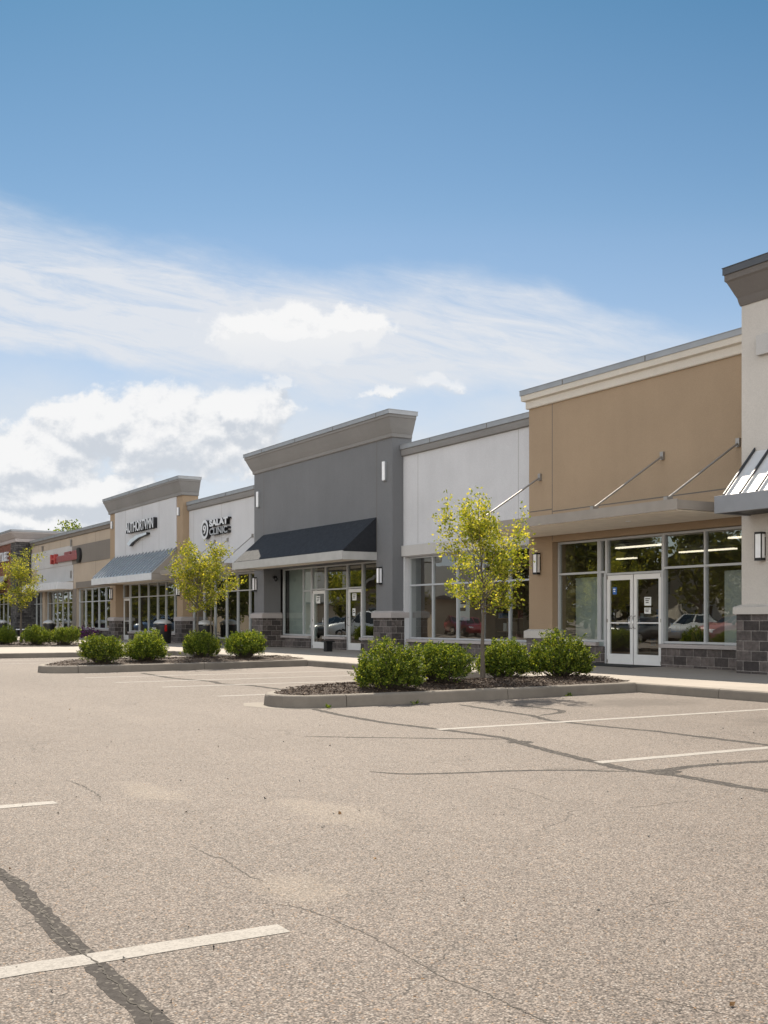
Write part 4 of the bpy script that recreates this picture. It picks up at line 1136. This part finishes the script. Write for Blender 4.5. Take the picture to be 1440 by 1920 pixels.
# ------------------------------------------------------------------ across the lot (mirrored in the shop glass)
def make_car(name, label, cat, col, suv, loc, rz):
    t = thing(name, label, cat, (0, 0, 0), 'cars parked across the lot')
    ck = 'paint_%s' % name + str(len(bpy.data.materials))
    cm, nt, bs, _ = newmat(ck)
    bs.inputs['Base Color'].default_value = c4(col); bs.inputs['Roughness'].default_value = .3; bs.inputs['Coat Weight'].default_value = .6; bs.inputs['Coat Roughness'].default_value = .05
    H = 1.7 if suv else 1.45; bl = 1.02 if suv else .9
    # station: x, bottom, half width, belt z, top half width, top z, cabin?
    if suv: S = [(2.3, .42, .70, .62, .6, .66, 0), (2.2, .3, .84, .85, .7, .92, 0), (1.4, .28, .92, .98, .78, 1.06, 0), (.95, .28, .93, bl + .03, .76, 1.1, 0), (.25, .28, .93, bl, .66, H - .03, 1), (-.6, .28, .93, bl, .67, H, 1), (-1.6, .28, .92, bl + .02, .65, H - .05, 1), (-2.1, .3, .88, bl + .04, .7, bl + .12, 0), (-2.28, .42, .76, .9, .62, .95, 0)]
    else: S = [(2.3, .40, .66, .56, .55, .6, 0), (2.2, .26, .82, .70, .7, .78, 0), (1.3, .22, .9, .86, .76, .93, 0), (.85, .22, .91, bl, .74, .96, 0), (.05, .22, .91, bl, .6, H - .02, 1), (-.7, .22, .91, bl, .61, H, 1), (-1.35, .22, .9, bl, .58, H - .12, 1), (-1.95, .24, .88, bl + .02, .7, bl + .1, 0), (-2.3, .4, .74, .8, .62, .86, 0)]
    def sec(s):
        x, zb, w, zl, tw, zt, _ = s
        h = [(0, zb), (.85 * w, zb), (w, zb + .16), (w, (zb + zl) / 2 + .08), (.96 * w, zl), (tw, zt), (0, zt + .035)]
        return [Vector((x, y, z)) for y, z in h] + [Vector((x, -y, z)) for y, z in h[-2:0:-1]]
    body = MB(); gl = MB(); R_ = [sec(s) for s in S]; n = len(R_[0])
    for k in range(len(S) - 1):
        for i in range(n):
            q = [R_[k][i], R_[k][(i + 1) % n], R_[k + 1][(i + 1) % n], R_[k + 1][i]]
            side = i in (4, 7); top = i in (5, 6)
            ca, cb = S[k][6], S[k + 1][6]
            if (side and (ca or cb)) or (top and ca != cb):
                c = sum(q, Vector()) / 4; body.face(q)
                nn = (q[1] - q[0]).cross(q[3] - q[0]).normalized()
                if nn.dot(c - Vector((c.x, 0, .8))) < 0: nn = -nn
                gl.face([c + (p - c) * .9 + nn * .006 for p in q])
            else: body.face(q)
    body.face(R_[0][::-1]); body.face(R_[-1])
    bmesh.ops.remove_doubles(body.bm, verts=body.bm.verts, dist=1e-4)
    body.build('body', cm, t, True); gl.build('window', M['shade'], t)
    for x in (1.42, -1.4):
        for s in (-1, 1):
            w = MB(); r = .36 if suv else .32
            rings = [[(x + rr * math.cos(k / 18 * 6.2832), s * y, r + rr * math.sin(k / 18 * 6.2832)) for k in range(18)] for rr, y in ((r * .7, .93), (r * .96, .94), (r, .9), (r, .74), (r * .9, .7))]
            w.loft(rings); wo = w.build('wheel', M['rubber'], t)
            d = MB(); d.loft([[(x + rr * math.cos(k / 18 * 6.2832), s * y, r + rr * math.sin(k / 18 * 6.2832)) for k in range(18)] for rr, y in ((r * .66, .935), (r * .6, .95), (r * .2, .93))]); d.build('rim', M['steel'], wo)
    for s in (-1, 1):
        b = MB(); b.box(2.12, 2.26, s * .5, s * .78, .62, .75 if not suv else .82, .02); b.build('headlight', M['lens'], t)
        b = MB(); b.box(-2.29, -2.2, s * .5, s * .76, .72, .86, .02); b.build('tail_light', M['lightred'], t)
        b = MB(); b.box(.55, .75, s * .94, s * 1.08, bl - .02, bl + .12, .03); b.build('wing_mirror', cm, t)
    t.location = loc; t.rotation_euler = (0, 0, rz)
    return t
make_car('parked_suv', 'white parked SUV mirrored in the grey tower doors', 'car', (.62, .63, .64), True, (-55.5, 6.0, 0), R(119))
make_car('parked_car', 'dark grey parked car mirrored left of the white SUV', 'car', (.06, .065, .07), False, (-66., 2., 0), R(70))
make_car('parked_car', 'red parked car mirrored in the low white shop window', 'car', (.36, .02, .03), False, (-66, -9., 0), R(20))
make_car('parked_car', 'silver parked car mirrored beside the potted plant', 'car', (.5, .5, .5), False, (-40.6, -5.6, 0), R(62))
make_car('parked_car', 'pale red parked car mirrored in the right window of the tan shop', 'car', (.38, .17, .16), False, (-37.2, -5.0, 0), R(95))
make_car('parked_car', 'black parked car mirrored in the silver double doors', 'car', (.02, .022, .025), False, (-44.4, -6., 0), R(80))
make_car('parked_suv', 'tan parked SUV mirrored in the beige shop windows', 'car', (.33, .27, .2), True, (-112., -2., 0), R(20))
make_car('parked_car', 'blue parked car mirrored far left in the beige shop windows', 'car', (.05, .1, .2), False, (-104., 1., 0), R(70))

def house(x0, x1, y0, y1, h, label, wall, gable=True):
    t = thing('low_building', label, 'building', ((x0 + x1) / 2, (y0 + y1) / 2, 0), 'buildings across the lot')
    b = MB(); b.box(x0, x1, y0, y1, 0, h); b.build('wall', M[wall], t)
    b = MB(); xm = (x0 + x1) / 2
    if gable:
        b.loft([[(x0 - .6, y, h), (xm, y, h + (x1 - x0) * .2), (x1 + .6, y, h), (x1 + .6, y, h - .25), (xm, y, h + (x1 - x0) * .2 - .3), (x0 - .6, y, h - .25)] for y in (y0 - .6, y1 + .8)])
        b.mat(1).face([(x0, y1 + .002, h), (x1, y1 + .002, h), (xm, y1 + .002, h + (x1 - x0) * .19)])
    else:
        b.box(x0 - .3, x1 + .3, y0 - .3, y1 + .3, h, h + .6)
    b.build('roof', [M['roofgrey'], M[wall]], t)
    n = max(2, int((x1 - x0) / 5))
    for k in range(n):
        c = x0 + (x1 - x0) * (k + .5) / n; f = MB(); f.box(c - .7, c + .7, y1 + .003, y1 + .06, .9, 2.2); w = f.build('window', M['alu'], t)
        p = MB(); p.box(c - .62, c + .62, y1 + .061, y1 + .07, .98, 2.12); p.build('pane', M['shade'], w)
house(-84, -70, -20, -9, 3.0, 'tan gabled house mirrored in the grey tower doors', 'beige')
house(-66, -48, -38, -24, 3.4, 'cream low building mirrored in the low white shop window', 'cream')
house(-44, -18, -46, -30, 4.2, 'pale flat roofed building mirrored in the tan shop windows', 'palegrey', False)
house(-135, -112, -26, -14, 3.3, 'far tan house mirrored in the white tower windows', 'beige')
GT = 'broad trees across the lot'
p1 = make_tree('broad_tree', 'broad tree mirrored at the left of the tan shop glass', 8.5, 1.6, 3.4, 51, 30, .42, 6, M['deep'], .2, group=GT, sub=7, asp=.6)
p2 = make_tree('broad_tree', 'loose tree mirrored over the tan shop doors', 7., 1.8, 2.6, 52, 24, .36, 5, M['deep'], .16, group=GT, sub=6, asp=.6)
p3 = make_tree('broad_tree', 'tall dense tree mirrored in the white tower windows', 10., 1.2, 4.6, 53, 34, .5, 7, M['deep'], .26, group=GT, sub=8, asp=.65)
p1.location = (-47, -17, 0); p1.scale = (.7, .7, .66); p2.location = (-56, -12.5, 0); p3.location = (-104, -9, 0)
TS = [(p2, -46.5, -12., .95, 'loose tree mirrored above the potted plant'), (p1, -66, -14., .95, 'broad tree mirrored in the low white shop'), (p3, -62, -20, .8, 'dense tree mirrored right of the grey tower doors'),
      (p1, -70, -5, .75, 'broad tree beside the mirrored tan house'), (p3, -92, -15, .8, 'dense tree behind the mirrored tan house'), (p3, -90, 0.5, .82, 'dense tree mirrored left of the grey tower'),
      (p1, -99, 4., .95, 'broad tree mirrored in the low white shop with the canopy'), (p3, -118, 2, 1., 'dense tree mirrored in the white tower doors'), (p3, -128, -5, 1.05, 'tall tree mirrored at the right of the beige shop windows'),
      (p3, -138, 5, 1.1, 'tall tree mirrored in the middle of the beige shop windows'), (p1, -148, 8, 1.3, 'broad tree mirrored at the left of the beige shop windows'), (p3, -160, 3, 1.2, 'tall tree mirrored in the brick shop windows'),
      (p3, -172, 10, 1.2, 'far tall tree mirrored in the brick shop windows'), (p1, -76, -26, 1.05, 'broad tree behind the mirrored cream building')]
rn = random.Random(77)
for p, x, y, s, lb in TS:
    o = copy_tree(p); o.location = (x, y, 0); o.scale = (s, s, s * rn.uniform(.92, 1.08)); o.rotation_euler = (0, 0, rn.uniform(0, 6.28)); o['label'] = lb
b = MB(); rn = random.Random(91); wl = [(-40, -56), (-100, -46), (-150, -40), (-205, -30), (-250, 5), (-265, 40)]
for k in range(15000):
    i = rn.randrange(len(wl) - 1); f = rn.random(); x = wl[i][0] + (wl[i + 1][0] - wl[i][0]) * f; y = wl[i][1] + (wl[i + 1][1] - wl[i][1]) * f
    top = 4.8 + 1.5 * math.sin(x * .19) + 1.2 * math.sin(x * .47 + 1)
    z = top * rn.random() ** .8
    leafq(b, Vector((x + rn.gauss(0, 1), y + rn.gauss(0, 2.2) * (1.2 - z / top * .8), z)), 1.05, rn, .2, .8)
tag(b.build('far_woods', M['deep'], recalc=False), 'far belt of woods mirrored low in the shop windows', kind='stuff')
o = make_tree('broad_tree', 'green tree top rising behind the roof of the beige banded shop', 9.9, 3., 2.3, 58, 26, .26, 5, M['box'], .25, sub=6, asp=.6)
o.location = (-111.3, 30.2, 0)

# ------------------------------------------------------------------ sun, sky, camera
S = Vector((-.9, .33, 1.)).normalized()
sl = bpy.data.lights.new('sun', 'SUN'); sl.energy = 5.0; sl.angle = R(.53); sl.color = (1., .90, .755)
so = bpy.data.objects.new('sun', sl); COL.objects.link(so); so.rotation_euler = S.to_track_quat('Z', 'Y').to_euler(); so.location = (-40, 30, 60)

w = bpy.data.worlds.new('World'); scn.world = w; w.use_nodes = True
t = NT(w.node_tree); bg = w.node_tree.nodes['Background']
sky = t.new('ShaderNodeTexSky', sky_type='NISHITA'); sky.sun_disc = False
sky.sun_elevation = math.asin(S.z); sky.sun_rotation = math.atan2(S.x, S.y)
sky.air_density = 1.; sky.dust_density = .15; sky.ozone_density = 2.
# cloud field laid out by compass bearing and elevation
th = R(30.88); dv = (-math.cos(th), math.sin(th), 0); rv = (math.sin(th), math.cos(th), 0)
N = t.new('ShaderNodeTexCoord').outputs['Generated']
def dot(v, c):
    n = t.new('ShaderNodeVectorMath', operation='DOT_PRODUCT'); t.l.new(v, n.inputs[0]); n.inputs[1].default_value = c; return n.outputs['Value']
f_ = t.mx(t.m('ABSOLUTE', dot(N, dv)), .12)
X = t.add(7.2, t.mul(20.69, t.div(dot(N, rv), f_))); Y = t.sub(11.62, t.mul(20.69, t.div(dot(N, (0, 0, 1)), f_)))
def curve(x, pts, xs, ys):
    n = t.new('ShaderNodeFloatCurve'); c = n.mapping.curves[0]
    q = [(a / xs, b / ys) for a, b in pts]
    c.points[0].location = q[0]; c.points[1].location = q[-1]
    for a in q[1:-1]: c.points.new(*a)
    n.mapping.update(); t.put(n.inputs['Value'], t.div(x, xs)); return t.mul(n.outputs[0], ys)
def fbm(x, y, sc, det=8, ro=.58, seed=0., dist=0.):
    return t.noise(t.xyz(x, y, seed), sc, det, ro, dist)
# cirrus sheet
up = curve(X, [(0, 3.35), (2, 4.0), (4, 4.45), (6, 4.7), (8, 4.75), (10, 5.05), (12, 5.75), (14.4, 6.5)], 14.4, 12)
lo = curve(X, [(0, 6.55), (2, 6.75), (4, 7.15), (6, 7.35), (8, 7.4), (10, 7.3), (12, 7.1), (14.4, 6.9)], 14.4, 12)
sh = t.sub(Y, t.mul(X, .20))
n1 = fbm(t.mul(X, .45), t.mul(sh, 1.1), .8, 8, .6, 3.); n2 = fbm(t.mul(X, .38), t.mul(sh, 2.2), 1.1, 10, .68, 9., .5)
Yp = t.add(Y, t.mul(t.sub(n1, .5), 1.5))
ss = t.div(t.sub(Yp, up), t.sub(lo, up))
ci = t.mul(t.step(ss, -.02, .5), t.step(ss, .88, 1.08, 1., 0.))
ci = t.mul(ci, t.step(n2, .3, .68, .3, 1.15, False))
ci = t.mul(ci, t.step(X, 9., 14.2, 1., .22))
gl = t.mul(t.step(t.m('ABSOLUTE', t.sub(X, 5.5)), 0., 4., 1., 0.), t.step(t.m('ABSOLUTE', t.sub(Y, t.add(5.85, t.mul(X, .09)))), 0., .9, 1., 0.))
ci = t.add(t.mul(ci, 1.08), t.mul(gl, t.step(n1, .2, .7, .15, .6)))
# thin veil low over the roofs
veil = t.mul(t.step(Y, 5.6, 8.6, 0., .95), t.step(fbm(t.mul(X, .5), Y, .9, 7, .6, 14.), .3, .66, .5, 1., False))
# cumulus
BL = [(3.3, 8.15, 2.35, 1.0), (.4, 8.75, 2.0, .95), (4.55, 7.85, 1.15, .68), (1.9, 8.0, 1.6, .72), (1.3, 9.35, 2.4, .6), (5.5, 6.3, 1.75, .66), (6.6, 6.08, .95, .45), (8.2, 7.22, .62, .17),
      (7.1, 7.36, .55, .11), (4.65, 8.8, .4, .25), (.6, 9.8, 1.7, .36), (5.25, 7.2, .28, .12), (-2.5, 7.2, 2., .8), (17.5, 6.5, 2., .6), (-6., 9., 3., .9), (20.5, 8.8, 3., .8), (12.6, 10.4, 2., .3)]
def dens(x, y):
    D = None
    wx = t.noise(t.xyz(x, y, 31.), 1.6, 5, .6); wy = t.noise(t.xyz(x, y, 47.), 1.6, 5, .6)
    x0_, y0_ = x, y
    x = t.add(x, t.mul(t.sub(wx, .5), 1.1)); y = t.add(y, t.mul(t.sub(wy, .5), .7))
    for cx, cy, rx, ry in BL:
        d = t.sub(1., t.m('SQRT', t.add(t.m('POWER', t.div(t.sub(x, cx), rx), 2.), t.m('POWER', t.div(t.sub(y, cy), ry), 2.))))
        if ry < .3: d = t.mul(d, .5)
        D = d if D is None else t.mx(D, d)
    n = fbm(x0_, t.mul(y0_, 1.25), 1.15, 9, .62, 21., .15)
    return t.add(t.mx(D, -1.), t.mul(t.sub(n, .5), 1.35))
d0 = dens(X, Y); d1 = dens(t.sub(X, .05), t.sub(Y, .2))
cu = t.step(d0, -.02, .29)
bl = t.mul(t.step(Y, 7.45, 7.1), t.step(X, 2.5, 4.))
cu = t.mul(cu, t.sub(1., t.mul(bl, t.step(Y, 6.2, 6.8, 0., .5))))
d2 = dens(t.sub(X, .03), t.sub(Y, .09))
lit = t.mul(t.step(t.sub(d0, d1), -.3, .22), t.step(t.sub(d0, d2), -.34, .05, .72, 1.))
lit = t.mx(lit, t.mul(bl, .78))
ccol = t.mix(lit, (.66, .705, .77), (1., 1., 1.))
skyc = t.mix(1., sky.outputs[0], (.80, 1.0, 1.13), 'MULTIPLY')
CL = 4.7
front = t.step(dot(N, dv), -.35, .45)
skyc = t.mix(t.step(Y, 4., 9., 0., 1., False), t.mix(1., skyc, t.mix(t.step(Y, -.5, 4.5, 0., 1., False), (.31, .40, .37), (.56, .5, .43)), 'MULTIPLY'), t.mix(1., skyc, (.74, .53, .47), 'MULTIPLY'))
skyc = t.mix(t.step(Y, 3., 11.6, 0., .6), skyc, (2.9, 3.5, 4.1))
c = t.mix(t.mn(ci, .9), skyc, (CL * .86, CL * .885, CL * .93))
c = t.mix(t.mn(veil, .8), c, (CL * .80, CL * .845, CL * .9))
c = t.mix(t.mul(cu, .96), c, t.mix(1., ccol, (CL * 1.03, CL * 1.03, CL * 1.03), 'MULTIPLY'))
back = t.mix(t.step(n1, .3, .7), (4.0, 4.8, 5.8), (6.2, 6.4, 6.6))  # sky behind the camera brightened as added fill for the shaded facades
back = t.mix(t.step(dot(N, (0, 0, 1)), .05, .4, 1., 0.), back, (15., 14.4, 13.4))  # extra boost near the rear horizon, lifts walls under the canopies
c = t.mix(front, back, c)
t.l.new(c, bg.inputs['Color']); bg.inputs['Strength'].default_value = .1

cam = bpy.data.cameras.new('camera'); co = bpy.data.objects.new('camera', cam); COL.objects.link(co)
co.location = (0, 0, 1.22); co.rotation_euler = (math.pi / 2, 0, math.atan2(math.cos(th), math.sin(th)))
cam.sensor_fit = 'HORIZONTAL'; cam.sensor_width = 36; cam.lens = 36 * 2069 / 1440; cam.shift_y = 202 / 1440
cam.clip_end = 3000; cam.clip_start = .05
scn.camera = co
scn.view_settings.view_transform = 'Standard'; scn.view_settings.look = 'None'; scn.view_settings.gamma = 1
scn.view_settings.exposure = .95
scn.cycles.max_bounces = 8; scn.cycles.transparent_max_bounces = 12
scn.cycles.use_denoising = True
